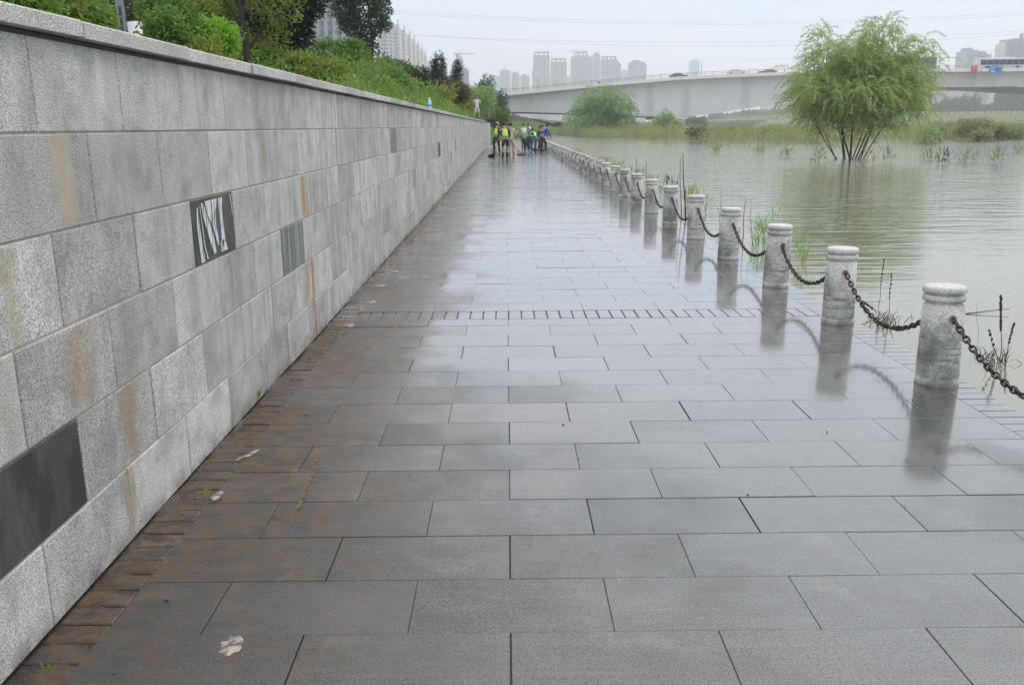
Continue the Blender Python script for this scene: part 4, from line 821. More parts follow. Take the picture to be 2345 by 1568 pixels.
def vehicle(name, X, dy, dims, cbody, label, cat, kind='car', flip=1, cargo=None):
    L, Wv, H = dims; z = top(X)-.06; t = empty(name, (X, by(X)+dy, z), label, cat, 'vehicles crossing the bridge', rz=-.085); m = plain(name+'_paint', cbody, .3, .05)
    if kind == 'bus':
        mb = MB(); mb.bbox((0, 0, H/2+.15), (L, Wv, H-.3), .12); mb.build('body', m, t)
        n = 7; pit = (L-1.2)/n
        for i in range(n):
            mb = MB(); mb.box((-L/2+.6+pit*(i+.5), -Wv/2-.01, H*.64), (pit-.07, .04, H*.46)); mb.build('side_window', glass, t)
        mb = MB(); mb.box((L/2*flip+.01*flip, 0, H*.6), (.05, Wv-.3, H*.42)); mb.build('windscreen', glass, t)
        mb = MB(); mb.box((0, 0, H+.08), (L*.5, 1.3, .2)); mb.build('roof_unit', M['whitewash'], t)
        wx = (-L*.3, L*.3)
    else:
        mb = MB(); pr = [(-L/2, .35), (-L/2, .85), (-L*.44, .98), (-L*.24, 1.02), (-L*.08, H), (L*.24, H), (L*.40, 1.05), (L*.5, .95), (L*.5, .35)]; vs = [(flip*-x, s_*Wv/2*(1 if z_ < 1.1 else .84), z_) for s_ in (-1, 1) for x, z_ in pr]; k_ = len(pr)
        mb.add(vs, [tuple(range(k_))[::-1], tuple(range(k_, 2*k_))]+[(i, (i+1) % k_, k_+(i+1) % k_, k_+i) for i in range(k_)]); mb.build('body', m, t)
        mb = MB(); pw_ = [(-L*.20, 1.03), (-L*.07, H-.08), (L*.22, H-.08), (L*.34, 1.06)]; 
        for s_ in (-1, 1): mb.add([(flip*-x, s_*(Wv/2*.93 if z_ < 1.1 else Wv/2*.86), z_) for x, z_ in pw_], [(0, 1, 2, 3)])
        mb.build('side_windows', glass, t); wx = (-L*.32, L*.32)
    for x in wx:
        for s_ in (-1, 1):
            mb = MB(); r = .32 if kind == 'car' else .48; mb.tube([(x, s_*(Wv/2-.2), r), (x, s_*(Wv/2+.01), r)], r, 12); mb.build('wheel', tyre, t)
q = at(2292, 140, 206); vehicle('city_bus', q.x+1.6, 3.6, (11.0, 2.4, 2.6), (.50, .52, .53), 'white bus with dark windows at the right end of the bridge', 'bus', 'bus')
q = at(2120, 140, 206); vehicle('city_bus', q.x-1.8, 3.6, (11.5, 2.5, 3.05), (.03, .17, .15), 'teal green bus on the bridge behind the large willow', 'bus', 'bus')
for px, c, lb, fl, dy in [(1570, (.06, .065, .075), 'dark car on the bridge left of the blue tower', 1, 9), (1775, (.12, .12, .13), 'dark grey car on the bridge left of the large willow', -1, 9), (1690, (.55, .55, .55), 'white car on the middle of the bridge', 1, 3.5), (1390, (.5, .5, .5), 'white car on the bridge above the rounded willow', 1, 3.5)]:
    X = at(px, 180, 212).x; vehicle('parked_car' if False else 'car', X, dy, (4.4, 1.8, 1.48), c, lb, 'car', flip=fl)
def sign(px0, px1, py0, py1, m, label, marks):
    a = at(px0, py0, 203.8); b_ = at(px1, py1, 203.8); w_, h_ = b_.x-a.x, a.z-b_.z; Xc = (a.x+b_.x)/2; t = empty('hanging_sign', (Xc, by(Xc)-.32, (a.z+b_.z)/2), label, 'sign', rz=-.085)
    mb = MB(); mb.box((0, 0, 0), (w_, .08, h_)); mb.build('board', m, t)
    for (x, z_, ww, hh_, mm) in marks:
        mb = MB(); mb.box((x*w_, -.045, z_*h_), (ww*w_, .012, hh_*h_)); mb.build('marking', mm, t)
blue = plain('sign_blue', (.10, .24, .52), .4, .08); bl2 = plain('sign_deep_blue', (.05, .13, .50), .4); white = M['whitewash']; red = plain('sign_red', (.62, .07, .08), .4)
sign(2275, 2302, 150, 168, blue, 'blue hanging sign board on the bridge parapet under the white bus', [(.1, .05, .36, .5, bl2), (-.28, -.2, .05, .3, white), (-.18, -.2, .05, .3, white), (-.08, -.2, .04, .3, white), (-.2, .25, .4, .06, white), (.3, .38, .25, .05, white)])
sign(2235, 2247, 150, 164, red, 'small red hanging sign on the bridge parapet', [(-.1, .25, .3, .1, white)]); sign(2248, 2258, 151, 162, plain('sign_cream', (.62, .66, .50), .5), 'small cream hanging sign beside the red one', [(.44, 0, .1, 1.0, red)])

# ---------------------------------------------------------------- far shore
fb = MB(); 
for a, b_, z0, z1 in [(0, 0, 0, 0)]: pass
fxs = [(-60, 760), (40, 760), (120, 700), (200, 560), (330, 470), (700, 420), (1500, 500), (2050, 500)]
vs = []
for X, Y in fxs:
    hgt = 2.5 if X < 150 else 6.8
    for dy, z in ((0, -.6), (3, .7), (30 if X > 150 else 10, hgt*.45), (75, hgt), (110, hgt), (500, hgt-.5), (2300, hgt)): vs.append((X, min(3200, Y+dy), z))
fs = [(i*7+j, (i+1)*7+j, (i+1)*7+j+1, i*7+j+1) for i in range(len(fxs)-1) for j in range(6)]
fb.add(vs, fs, 0, True); tag(fb.build('far_bank', M['farland']), kind='structure')
def far_z(X): return 2.5 if X < 150 else 6.8
def fartree(px, Y, top_py, w_, m, label, cat='tree', group='hazy trees on the far bank', tall=False):
    q = at(px, 280, Y); zt = at(px, top_py, Y).z; zb = max(.5, min(far_z(q.x), 5)); k_ = Y/FPX; h = max(2, zt-zb)
    bl_ = [(0, 0, h*(.25+.6*i/4), w_/2*k_*(1-.5*abs(i/4-.3)), h*.18) for i in range(5)] if tall else lumps(w_/2*k_, h*.42, 7, h*.52)
    t = tree('far_tree', (q.x, Y, zb), bl_, m, 900, label, .18, Y/330, Y/700, 'bark', group, cat, spread=.4, spray=3)
pos = [(1640, 258), (1665, 262), (1690, 256), (1715, 252), (1740, 250), (1762, 254), (1785, 249), (1808, 252), (1575, 268), (1620, 270), (2090, 240)]
for i, (px, py) in enumerate(pos): fartree(px, 820, py, 44, 'lf_far', 'hazy rounded tree among the row on the far bank left of the willow')
for i, (px, py, tl) in enumerate([(2140, 236, 0), (2160, 228, 1), (2182, 226, 1), (2205, 224, 1), (2228, 222, 1), (2250, 238, 0), (2268, 236, 0), (2283, 205, 1), (2300, 212, 1), (2318, 207, 1), (2340, 206, 1)]):
    fartree(px, 600, py, 24, 'lf_far', 'hazy slender tree in the row on the right far bank behind the white fence', tall=tl, group='hazy trees on the right far bank')
# reeds and white fence on the right levee
n = 9000; X = 170+230*rng.random(n); Y = np.interp(X, [a for a, _ in fxs], [b_ for _, b_ in fxs])+rng.random(n)*100; Z = np.interp(Y-np.interp(X, [a for a, _ in fxs], [b_ for _, b_ in fxs]), [0, 3, 30, 75, 110], [-.6, .7, 3, 6.8, 6.8])
P = np.stack([X, Y, Z-.2], 1); tag(qmesh('levee_grass', leafquads(P, np.stack([rng.normal(size=n)*.5, rng.normal(size=n)*.5, np.ones(n)], 1), 1.6, .9), M['lf_bankyel'], rng.random(n)), 'yellow green rough grass on the right far levee', 'grass', kind='stuff')
ft = empty('white_fence', (0, 0, 0), 'long white post fence along the top of the right far levee', 'fence'); mb = MB(); rm = MB(); X = 226; rail = []
while X < 420:
    Y = float(np.interp(X, [a for a, _ in fxs], [b_ for _, b_ in fxs]))+78; mb.box((X, Y, 7.5), (.45, .4, 1.7)); rail.append((X, Y, 8.0)); X += 2.4
mb.build('posts', M['whitewash'], ft); rm.tube(rail, .07, 4); rm.build('rail', M['whitewash'], ft)
n = 26000; X = -20+230*rng.random(n); Y = np.interp(X, [a for a, _ in fxs], [b_ for _, b_ in fxs])+rng.random(n)*40
P = np.stack([X, Y, .3+3.2*rng.random(n)], 1); tag(qmesh('far_thicket', leafquads(P, rng.normal(size=(n, 3)), 1.8, 1.2), M['lf_far'], rng.random(n)), 'hazy thicket along the far water line under the bridge', 'thicket', kind='stuff')
mb = MB(); a = at(1752, 282, 560); b_ = at(1832, 270, 560); mb.add([(a.x, 560, 0), (b_.x, 560, 0), (b_.x, 575, 4.4), (a.x+6, 575, 4.4), (a.x, 590, 0), (b_.x, 590, 0)], [(0, 1, 2, 3), (0, 3, 4), (1, 5, 2), (3, 2, 5, 4)]); tag(mb.build('stone_embankment', M['farland']), 'grassy sloped embankment on the far bank left of the willow', 'embankment')

# ---------------------------------------------------------------- towers
def tower_mat(name, c, wc, fl=3.0, bay=3.2, frac=.45):
    s = NT(name); X = s.xyz(); 
    def saw(v, p, f0, f1): q = s.math('FRACT', s.math('DIVIDE', v, p)); return s.math('MULTIPLY', s.mr(q, f0-.03, f0, 0, 1), s.mr(q, f1, f1+.03, 1, 0))
    hz_ = saw(X[2], fl, .3, .3+frac); vt = s.math('MAXIMUM', s.math('MULTIPLY', saw(X[0], bay, .2, .75), 1), 0)
    return s.fin(s.mix(s.math('MULTIPLY', hz_, vt), s.mix(s.noise(.05, 2), c, tuple(q*.85 for q in c)), wc), .6)
TM = {'beige': tower_mat('beige_tower', (.40, .36, .35), (.14, .15, .17)), 'grey': tower_mat('grey_tower', (.36, .37, .40), (.13, .16, .20), 3, 2.6), 'glass': tower_mat('glass_tower', (.24, .34, .40), (.12, .20, .26), 3.5, 1.6, .6), 'blue': tower_mat('blue_tower', (.22, .40, .62), (.16, .30, .52), 3.5, 2, .6), 'white': tower_mat('white_tower', (.55, .54, .54), (.16, .18, .21), 3.0, 3.6), 'slate': tower_mat('slate_tower', (.20, .24, .30), (.10, .13, .17), 3.2, 2)}
dkm = plain('tower_recess', (.12, .13, .15), .7); 
def tower(px0, px1, pyt, Y, m, label, group='hazy towers on the skyline', depth=22, steps=1, zb=0, roof='box', bays=3):
    a = at(px0, pyt, Y); b_ = at(px1, pyt, Y); w_ = b_.x-a.x; H = a.z-zb; t = empty('tower_block', ((a.x+b_.x)/2, Y, zb), label, 'tower block', group)
    mb = MB(); mb.box((0, depth/2, H/2), (w_, depth, H)); mb.build('walls', TM[m], t)
    mb = MB()
    for i in range(bays): x = -w_/2+w_*(i+.5)/bays; mb.box((x, -.55, H*.485), (w_/bays*.42, 1.1, H*.97))
    mb.build('balcony_bays', TM[m], t)
    mb = MB()
    for i in range(bays-1): x = -w_/2+w_*(i+1)/bays; mb.box((x, -.06, H*.485), (w_/bays*.12, .12, H*.96))
    if bays > 1: mb.build('recess', dkm, t)
    mb = MB()
    if roof == 'box': mb.box((-w_*.1, depth/2, H+1.8), (w_*.45, depth*.6, 3.6)); mb.box((w_*.28, depth/2, H+1), (w_*.2, depth*.4, 2))
    elif roof == 'frame':
        for x in (-.42, -.15, .15, .42): mb.box((x*w_, depth/2, H+2.5), (w_*.06, depth*.8, 5))
        mb.box((0, depth/2, H+5.4), (w_*.95, depth*.85, .8))
    elif roof == 'spire': mb.box((0, depth/2, H+1.5), (w_*.7, depth*.7, 3)); mb.box((w_*.3, depth/2, H+4), (w_*.12, 3, 8))
    mb.build('roof_structure', TM[m], t); return t
for a, b_, c, Y, m, rf, lb in [(1120, 1144, 176, 1900, 'glass', 'box', 'low hazy glass block at the left end of the skyline'), (1144, 1169, 163, 1700, 'beige', 'box', 'beige tower with domed roof at the left of the skyline'), (1171, 1190, 169, 1720, 'beige', 'box', 'second beige tower from the left of the skyline'), (1192, 1213, 174, 1750, 'grey', 'box', 'short grey tower before the gap in the skyline'),
                           (1222, 1259, 127, 1500, 'beige', 'frame', 'tallest beige tower left of centre with open roof frame'), (1219, 1228, 163, 1495, 'beige', 'box', 'narrow wing on the left of the tallest beige tower'), (1262, 1298, 142, 1550, 'beige', 'frame', 'beige tower right of the tallest one'), (1259, 1310, 178, 1800, 'grey', 'box', 'low grey block between the beige tower and the crane tower'), (1308, 1318, 134, 1600, 'beige', 'box', 'slim beige tower directly left of the blue glass tower'),
                           (1317, 1347, 127, 1620, 'glass', 'frame', 'blue grey glass tower under the crane'), (1346, 1357, 133, 1640, 'grey', 'box', 'slim grey tower right of the glass tower'), (1359, 1375, 125, 1700, 'glass', 'box', 'slim pale glass tower in the middle of the skyline'), (1379, 1414, 137, 1600, 'slate', 'frame', 'broad grey green tower with rounded shoulder'), (1412, 1422, 146, 1610, 'slate', 'box', 'low shoulder wing of the broad grey green tower'),
                           (1424, 1440, 164, 1900, 'glass', 'box', 'short hazy tower before the separate grey one'), (1443, 1477, 143, 1550, 'slate', 'box', 'separate grey tower right of the main skyline group'), (1475, 1481, 150, 1560, 'slate', 'box', 'narrow wing on the right of the separate grey tower'), (1582, 1603, 140, 2200, 'blue', 'spire', 'single pale blue tower above the middle of the bridge'),
                           (2215, 2241, 117, 1000, 'glass', 'box', 'glass tower behind the bridge right of the willow'), (2239, 2250, 122, 1010, 'white', 'box', 'slim white tower beside the glass one behind the bridge'), (2249, 2271, 125, 1000, 'slate', 'box', 'slate grey block right of the glass towers behind the bridge'), (2303, 2320, 99, 900, 'white', 'box', 'tall white tower above the white bus'), (2320, 2362, 95, 890, 'slate', 'spire', 'tallest blue grey tower at the right edge'),
                           (2125, 2160, 170, 1100, 'grey', 'box', 'hazy grey block seen under the bridge beside the willow'), (2150, 2180, 180, 1120, 'white', 'box', 'pale block seen under the bridge right of the willow'), (2185, 2215, 180, 1080, 'grey', 'box', 'grey block seen under the bridge near its middle'), (2272, 2300, 190, 1100, 'beige', 'box', 'beige block seen under the bridge below the blue sign'), (1790, 1812, 225, 1500, 'white', 'box', 'small white block seen under the bridge left of the willow'), (1750, 1775, 230, 1600, 'grey', 'box', 'small grey block seen under the bridge arch'), (1215, 1245, 258, 1500, 'glass', 'box', 'small hazy block under the left part of the bridge'), (1250, 1290, 256, 1500, 'grey', 'box', 'broad hazy block under the bridge left of the willow')]:
    tower(a, b_, c, Y, m, lb, roof=rf, depth=18 if b_-a < 20 else 24, bays=1 if b_-a < 14 else 3)
# row of apartment slabs on the left bank
row = [(690, 790, -60, 330), (862, 893, 48, 760), (893, 912, 64, 830), (910, 926, 76, 890), (925, 938, 87, 950), (937, 948, 97, 1010), (947, 958, 107, 1070), (957, 966, 118, 1130), (965, 974, 128, 1190), (973, 985, 146, 1250)]
rl_ = ['huge grey apartment block with vertical stripes behind the round bush', 'tallest white apartment slab of the receding row, beside the ragged tree', 'second apartment slab of the receding row from the ragged tree', 'third apartment slab of the receding row from the ragged tree', 'fourth apartment slab of the receding row from the ragged tree', 'fifth apartment slab of the receding row from the ragged tree', 'sixth apartment slab of the receding row from the ragged tree', 'seventh apartment slab of the receding row from the ragged tree', 'eighth apartment slab of the receding row from the ragged tree', 'last and lowest apartment slab of the receding row by the conifers']
for (a, b_, c, Y), lb in zip(row, rl_): tower(a, b_+2, c, Y, 'white' if Y > 400 else 'grey', lb, 'row of white apartment slabs on the left bank', 16, roof='spire', bays=2 if Y > 500 else 5)
tower(690-38, 700, 40, 420, 'white', 'pale apartment block left of the huge grey one behind the dark tree', 'row of white apartment slabs on the left bank', 16, bays=4)
tower(1036, 1072, 160, 900, 'slate', 'grey green block behind the pointed conifers', depth=20); tower(1046, 1060, 135, 1300, 'white', 'unfinished pale tower under the far left crane', depth=14, bays=1)
def crane(px, py0, py1, Y, jib, label):
    a = at(px, py0, Y); b_ = at(px, py1, Y); t = empty('tower_crane', (a.x, Y, a.z), label, 'crane', 'construction cranes'); H = b_.z-a.z; mb = MB(); mb.box((0, 0, H/2), (1.6, 1.6, H)); mb.build('mast', M['greypaint'], t)
    mb = MB(); mb.box((jib*.3, 0, H), (abs(jib)*1.4, 1.2, 1.2)); mb.build('jib', M['greypaint'], t); mb = MB(); mb.tube([(0, 0, H), (0, 0, H+6)], [.6, .2], 4); mb.build('apex', M['greypaint'], t)
crane(1053, 135, 124, 1290, 20, 'far crane on the pale tower above the conifers'); crane(1313, 134, 118, 1590, 24, 'crane on the roof beside the blue glass tower')
# power lines
for i, pl in enumerate([[(700, 20), (1070, 34), (1216, 46), (1500, 57), (1810, 60), (2100, 48), (2500, 22)], [(700, 12), (1070, 30), (1500, 50), (1810, 54), (2345, 27), (2500, 18)], [(700, 70), (980, 80), (1216, 92), (1500, 99), (1810, 95), (2100, 84), (2500, 60)], [(900, 75), (1216, 98), (1500, 106), (1810, 104), (2345, 76), (2500, 64)], [(1700, 138), (2000, 128), (2345, 112), (2500, 105)]]):
    xs_ = np.array([a for a, _ in pl]); ys_ = np.array([b_ for _, b_ in pl]); co = np.polyfit(xs_, ys_, 2); mb = MB(); mb.tube([at(x, float(np.polyval(co, x)), 300) for x in np.linspace(xs_[0], xs_[-1], 40)], .032, 4)
    tag(mb.build('power_line', M['greypaint']), ['uppermost thin power line sagging across the sky', 'thin power line just under the uppermost one', 'third power line from the top of the sky', 'fourth power line from the top of the sky', 'lowest power line, low over the right of the bridge'][i], 'power line', 'power lines over the river')

# ---------------------------------------------------------------- people
SK = plain('skin', (.42, .26, .18), .6, .08); HAIR = plain('black_hair', (.012, .011, .010), .5)
def skinmesh(name, verts, edges, rad, m, parent, sub=1):
    me = bpy.data.meshes.new(name); me.from_pydata([tuple(v) for v in verts], edges, []); me.update(); o = bpy.data.objects.new(name, me); col.objects.link(o)
    md = o.modifiers.new('s', 'SKIN'); sv = me.skin_vertices[0].data
    for i, r in enumerate(rad): sv[i].radius = r if isinstance(r, tuple) else (r, r); sv[i].use_root = (i == 0)
    md.use_smooth_shade = True; ms = o.modifiers.new('u', 'SUBSURF'); ms.levels = sub; ms.render_levels = sub
    dg = bpy.context.evaluated_depsgraph_get(); dg.update(); nm = bpy.data.meshes.new_from_object(o.evaluated_get(dg)); bpy.data.objects.remove(o); bpy.data.meshes.remove(me)
    nm.materials.clear(); nm.materials.append(m); nm.polygons.foreach_set('use_smooth', [True]*len(nm.polygons)); q = bpy.data.objects.new(name, nm); col.objects.link(q); q.parent = parent; return q
def V3(*a): return Vector(a)
def person(loc, face, label, bend=0., crouch=0., arms=None, shirt=(.1, .1, .1), trousers=(.03, .03, .04), vest=None, boots=(.02, .02, .02), hair=HAIR, cap=None, sleeve='long', shorts=False, h=1.68, headturn=0., stride=.12, longshirt=False, neckbend=0., group='workers cleaning the flooded promenade'):
    """face: heading in radians, 0 looks along +Y (away from the camera)"""
    t = empty('person', loc, label, 'person', group, rz=-face); s_ = h/1.68; t.scale = (s_, s_, s_)
    zp = .93-crouch*.35; back = -.22*math.sin(bend)-crouch*.12; p = V3(0, back, zp); dr = V3(0, math.sin(bend), math.cos(bend)); nb = bend*.75+neckbend; dh = V3(0, math.sin(nb), math.cos(nb))
    sp1 = p+dr*.17; ch = p+dr*.36; nk = p+dr*.50; hb = nk+dh*.09; hc = nk+dh*.17; ht = nk+dh*.255; fwd = V3(0, math.cos(nb), -math.sin(nb))
    sh = [p+dr*.45+V3(x*.175, 0, 0) for x in (-1, 1)]; arms = arms or [((-.1, .1, -1), (0, .35, -1)), ((.1, .1, -1), (0, .35, -1))]
    el = [sh[i]+Vector(arms[i][0]).normalized()*.285 for i in (0, 1)]; wr_ = [el[i]+Vector(arms[i][1]).normalized()*.245 for i in (0, 1)]
    hip = [p+V3(x*.09, 0, -.03) for x in (-1, 1)]; ank = [V3(-.12, -stride+.02, .085), V3(.12, stride, .085)]
    kn = [(hip[i]+ank[i])/2+V3((-1, 1)[i]*.02, .05+.30*crouch, .0) for i in (0, 1)]; toe = [a+V3(0, .16, -.045) for a in ank]
    vs = [p, sp1, ch, nk, hb, hc, ht]; ed = [(0, 1), (1, 2), (2, 3), (3, 4), (4, 5), (5, 6)]; rd = [(.125, .10), (.12, .095), (.14, .10), (.055, .055), (.066, .075), (.078, .092), (.05, .062)]
    nose = hc+fwd*.105-dh*.015; vs.append(nose); ed.append((5, 7)); rd.append((.014, .014))
    for i in (0, 1):
        b0 = len(vs); vs += [sh[i], el[i], wr_[i]]; ed += [(2, b0), (b0, b0+1), (b0+1, b0+2)]; rd += [.052, .040, .026]
        d_ = (wr_[i]-el[i]).normalized(); side = V3(1, 0, 0) if abs(d_.x) < .8 else V3(0, 1, 0); side = (side-d_*side.dot(d_)).normalized(); nn = d_.cross(side)
        vs.append(wr_[i]+d_*.06); rd.append((.032, .018)); ed.append((b0+2, b0+3))
        for f, (ox, ln) in enumerate([(-.027, .062), (-.009, .075), (.010, .07), (.028, .055)]):
            a = wr_[i]+d_*.088+side*ox; b_ = a+(d_*.8+nn*.35).normalized()*ln*.55; c = b_+(d_*.4+nn*.8).normalized()*ln*.45; k_ = len(vs); vs += [a, b_, c]; rd += [.009, .008, .007]; ed += [(b0+3, k_), (k_, k_+1), (k_+1, k_+2)]
        k_ = len(vs); a = wr_[i]+d_*.035-side*.036; vs += [a, a+(d_*.6-side*.5+nn*.4).normalized()*.035]; rd += [.011, .009]; ed += [(b0+3, k_), (k_, k_+1)]
    for i in (0, 1):
        b0 = len(vs); vs += [hip[i], kn[i], ank[i], toe[i]]; ed += [(0, b0), (b0, b0+1), (b0+1, b0+2), (b0+2, b0+3)]; rd += [.085, .056, .038, .03]
    skinmesh('body', vs, ed, rd, SK, t)
    def cl(name, pts, es, rs, c, par=t, rough=.8): return skinmesh(name, pts, es, rs, c if not isinstance(c, tuple) else plain(name+'_cloth', c, rough, .15, 9), par)
    k_ = 2 if sleeve == 'long' else 1; pts = [p+dr*(-.02 if not longshirt else -.12), sp1, ch, nk-dr*.03]; es = [(0, 1), (1, 2), (2, 3)]; rs = [(.150, .125) if not longshirt else (.17, .15), (.142, .118), (.160, .122), (.075, .07)]
    for i in (0, 1):
        b0 = len(pts); ends = [sh[i], el[i] if k_ == 2 else sh[i].lerp(el[i], .75)]+([el[i].lerp(wr_[i], .88)] if k_ == 2 else []); pts += ends; es += [(2, b0)]+[(b0+j, b0+j+1) for j in range(len(ends)-1)]; rs += [.068, .058]+([.043] if k_ == 2 else [])
    cl('shirt', pts, es, rs, shirt)
    end = .45 if shorts else .93; pts = [p+dr*.05, p-V3(0, 0, .04)]; es = [(0, 1)]; rs = [(.15, .125), (.145, .125)]
    for i in (0, 1):
        b0 = len(pts); seq = [hip[i]-V3(0, 0, .03), kn[i]+V3(0, 0, .03)]+([] if shorts else [kn[i].lerp(ank[i], .85)]); pts += seq; es += [(1, b0)]+[(b0+j, b0+j+1) for j in range(len(seq)-1)]; rs += [.108, .086]+([] if shorts else [.062])
    cl('shorts' if shorts else 'trousers', pts, es, rs, trousers)
    for i in (0, 1):
        if boots: 
            up_ = kn[i].lerp(ank[i], .45 if boots[0] > .0 else .8); cl('boot', [up_, ank[i], ank[i]+V3(0, .06, -.035), toe[i]+V3(0, .02, 0)], [(0, 1), (1, 2), (2, 3)], [.072, .058, .052, .042], boots)
    if vest:
        v_ = cl('vest', [p+dr*.02, sp1, ch, p+dr*.465], [(0, 1), (1, 2), (2, 3)], [(.170, .145), (.160, .136), (.176, .140), (.12, .10)], vest)
        for f in (.10, .24): cl('reflective_band', [p+dr*f, p+dr*(f+.035)], [(0, 1)], [(.176, .150), (.176, .150)], (.62, .65, .63), v_)
    if hair:
        mb = MB(); mb.ball((0, 0, 0), (.088, .100, .098), 8); q = mb.build('hair', hair, t); q.location = hc+dh*.038-fwd*.022; q.rotation_euler.x = -nb
    if cap is not None:
        mb = MB(); mb.ball((0, 0, 0), (.098, .108, .075), 8); mb.tube([(0, .06, -.01), (0, .17, -.03)], [.07, .05], 8); q = mb.build('cap', plain('cap_cloth', cap, .7), t); q.location = hc+dh*.07; q.rotation_euler.x = -nb
    for x in (-1, 1):
        mb = MB(); mb.ball((0, 0, 0), (.013, .008, .008), 5); q = mb.build('eye', HAIR, t); q.location = hc+fwd*.082+V3(x*.032, 0, 0)+dh*.005
    mb = MB(); mb.ball((0, 0, 0), (.024, .006, .006), 5); q = mb.build('mouth', plain('lips', (.35, .12, .10), .5), t); q.location = hc+fwd*.083-dh*.05
    return t
LIME = (.42, .85, .10); FW = 0.
def G2(px, py): g = gnd(px, py); return (g.x, g.y, 0)
down = lambda f=.6: [((-.15, f, -1), (0, f*1.2, -1)), ((.15, f, -1), (0, f*1.2, -1))]
person(G2(1137, 350), PI*.15, 'worker in dark clothes and lime vest with pale cap, beside the wall', 0.30, arms=down(.4), shirt=(.03, .035, .04), trousers=(.025, .027, .033), vest=LIME, cap=(.62, .66, .66), h=1.72)
person(G2(1157, 363), PI*.93, 'worker in lime vest with white bands and navy shorts pushing a broom', .42, arms=[((-.4, .5, -1), (.2, .8, -1)), ((.5, .5, -1), (.1, .8, -1))], shirt=(.03, .035, .04), trousers=(.018, .022, .035), vest=LIME, shorts=True, h=1.72, stride=.08) .rotation_euler.z = -PI*.1+.6
person(G2(1170, 357), 0.2, 'worker in long cream shirt and yellow boots behind the sweeping worker', .12, arms=down(.7), shirt=(.55, .50, .30), trousers=(.45, .42, .30), boots=(.45, .34, .03), longshirt=True, h=1.66)
person(G2(1164, 346), -.4, 'dark haired worker mostly hidden behind the cream shirted one', .1, arms=down(.6), shirt=(.04, .05, .05), trousers=(.03, .03, .035), h=1.66)
person(G2(1200, 341), -.15, 'worker stooping in lime vest, pale sleeves and grey trousers', .45, arms=down(.8), shirt=(.55, .55, .60), trousers=(.22, .23, .27), vest=(.45, .75, .28), h=1.72)
person(G2(1206, 351), 1.2, 'worker bent low in dark green top with light blue boots', 1.25, .25, arms=[((-.1, .2, -1), (0, .1, -1)), ((.1, .2, -1), (0, .1, -1))], shirt=(.015, .07, .05), trousers=(.02, .025, .03), boots=(.06, .36, .62), vest=(.04, .30, .14), h=1.6)
person(G2(1222, 348), -.1, 'worker bending over in lime vest and blue jeans', 1.05, .15, arms=[((-.2, .4, -1), (0, .2, -1)), ((.2, .4, -1), (0, .2, -1))], shirt=(.10, .45, .12), trousers=(.07, .12, .22), vest=(.55, .80, .30), h=1.68)
person(G2(1213, 334), PI, 'worker in bright green with white hat behind the bent ones', .7, .2, arms=down(.5), shirt=(.06, .42, .10), trousers=(.03, .03, .05), cap=(.75, .75, .74), h=1.62)
person(G2(1210, 330), .3, 'far worker in purple blue shirt behind the green one', .0, arms=down(.3), shirt=(.10, .10, .30), trousers=(.03, .03, .05), h=1.7)
person(G2(1234, 344), PI*.6, 'worker in dark green shirt crouching beside the blue shirted one', .35, .35, arms=down(.9), shirt=(.02, .08, .06), trousers=(.04, .045, .05), h=1.66)
person(G2(1240, 336), PI*.8, 'worker in red and yellow shirt behind the blue shirted one', .4, .1, arms=down(.5), shirt=(.62, .12, .04), trousers=(.05, .05, .06), vest=(.75, .48, .04), h=1.68)
person(G2(1245, 347), PI*.38, 'worker in royal blue shirt leaning onto the far bollards', .62, .05, arms=[((-.1, .55, -1), (0, .5, -1)), ((.1, .6, -1), (0, .6, -1))], shirt=(.03, .07, .42), trousers=(.035, .04, .055), boots=(.03, .03, .03), h=1.72)
person((-1.95, 60.2, bankz(-1.95, 60.2)), PI*.97, 'person in white shirt and cream shorts holding hands to the face above the wall', .0, arms=[((-.25, .35, -1), (.35, .5, 1)), ((.25, .35, -1), (-.35, .5, 1))], shirt=(.72, .72, .76), trousers=(.55, .50, .40), shorts=True, sleeve='short', h=1.68, longshirt=True, boots=(.25, .15, .10), group='people watching from the bank')
for dx, lb, sh_ in ((0, 'small distant person in white sitting on the far path', (.55, .55, .58)), (9, 'small distant person in grey sitting right of the white one', (.25, .25, .28))):
    g = gnd(1182+dx, 311); g.y = min(g.y, 120); g = at(1182+dx, 306, 118); person((g.x, 118, 0), PI*.8, lb, .35, 1.0, arms=down(.9), shirt=sh_, trousers=(.1, .1, .12), h=1.6, group='people resting far along the path')
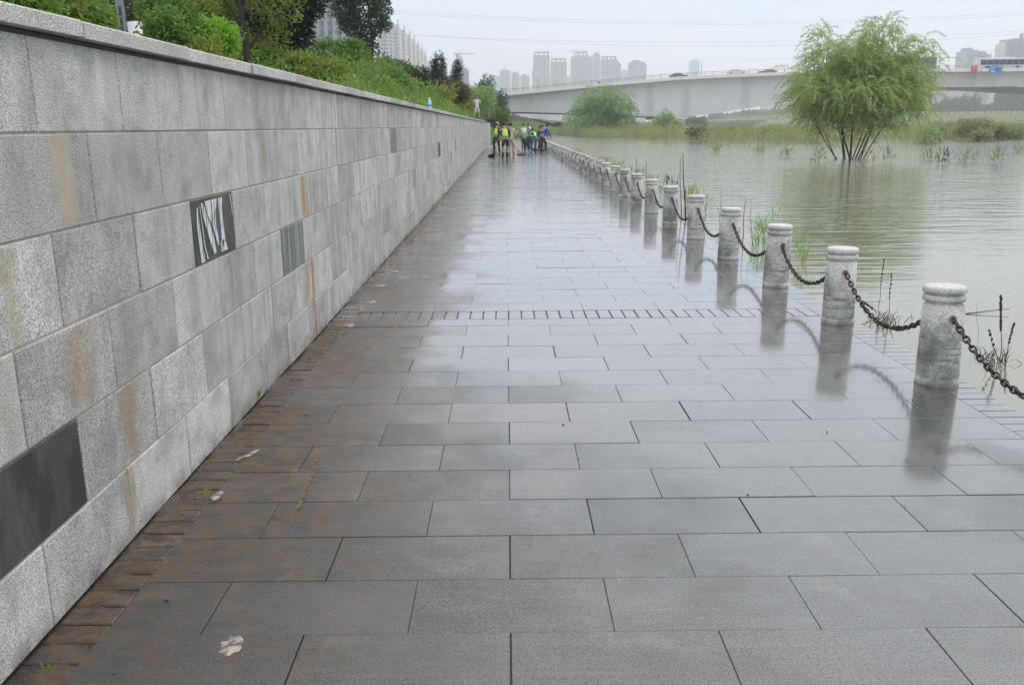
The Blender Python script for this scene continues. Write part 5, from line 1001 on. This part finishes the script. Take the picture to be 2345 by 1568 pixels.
def broom(a, b_, label, brush):
    a, b_ = Vector(a), Vector(b_); t = empty('broom', b_, label, 'broom', 'brooms used by the workers'); mb = MB(); mb.tube([a-b_, Vector((0, 0, .12))], .016, 6); mb.build('handle', plain('handle_wood', (.12, .08, .05), .6), t); mb = MB()
    d_ = (a-b_).normalized()
    if brush == 'besom': mb.tube([d_*.65, d_*.35, V3(0, 0, .07), V3(-.12, -.1, .02)], [.02, .07, .11, .15], 10)
    else: mb.bbox((0, 0, .06), (.42, .14, .10), .02)
    mb.build('bristles', plain('bristles', (.05, .045, .035), .9, .5, 60), t)
p1 = gnd(1157, 363); broom((p1.x+.25, p1.y-.35, .85), (*gnd(1193, 357)[:2], .0), 'long handled flat broom pushed towards the middle of the path', 'flat'); broom((p1.x-.25, p1.y-.3, .95), (*gnd(1128, 361)[:2], .0), 'large twig besom broom beside the wall foot', 'besom')
# red dustpan, debris sacks
t = empty('dustpan', gnd(1193, 349), 'red plastic shovel lying on the wet paving among the workers', 'shovel'); mb = MB(); mb.bbox((0, 0, .05), (.55, .4, .07), .03); mb.build('pan', plain('red_plastic', (.62, .20, .15), .5), t); mb = MB(); mb.tube([(-.25, 0, .08), (-.6, .3, .25)], .02, 6); mb.build('handle', plain('red_plastic2', (.55, .16, .12), .5), t)
for (px, py, c, lb) in [(1236, 346, (.12, .12, .13), 'dark heap of cleared mud beside the bent workers'), (1228, 343, (.35, .35, .36), 'pale grey heap of rubbish beside the bent workers')]:
    g = gnd(px, py); mb = MB()
    for i in range(9): mb.ball((random.gauss(0, .18), random.gauss(0, .18), .08), (random.uniform(.08, .2), random.uniform(.08, .2), random.uniform(.05, .14)), 5)
    tag(mb.build('rubbish_heap', plain('heap', c, .8, .6, 12), loc=g), lb, 'heap')
# leaning pale pole near far bollards
g = gnd(1338, 372, WL); mb = MB(); mb.tube([(0, 0, 0), at(1312, 318, g.y)-g], .02, 6); tag(mb.build('bamboo_pole', plain('bamboo', (.42, .38, .28), .6), loc=g), 'thin pale pole leaning against the far bollards', 'pole')

# ---------------------------------------------------------------- haze
hb = MB(); hb.box2((-1150, -55, -3.0), (2150, 3250, 175)); s = NT('haze_air'); s.t.nodes.remove(s.b); v = s.n('ShaderNodeVolumePrincipled'); v.inputs['Color'].default_value = (.93, .95, 1, 1); v.inputs['Density'].default_value = .0006; v.inputs['Anisotropy'].default_value = .2
s.l(v.outputs[0], s.out.inputs['Volume']); tag(hb.build('haze', s.m), 'pale grey haze in the air over the river', 'haze', kind='stuff')
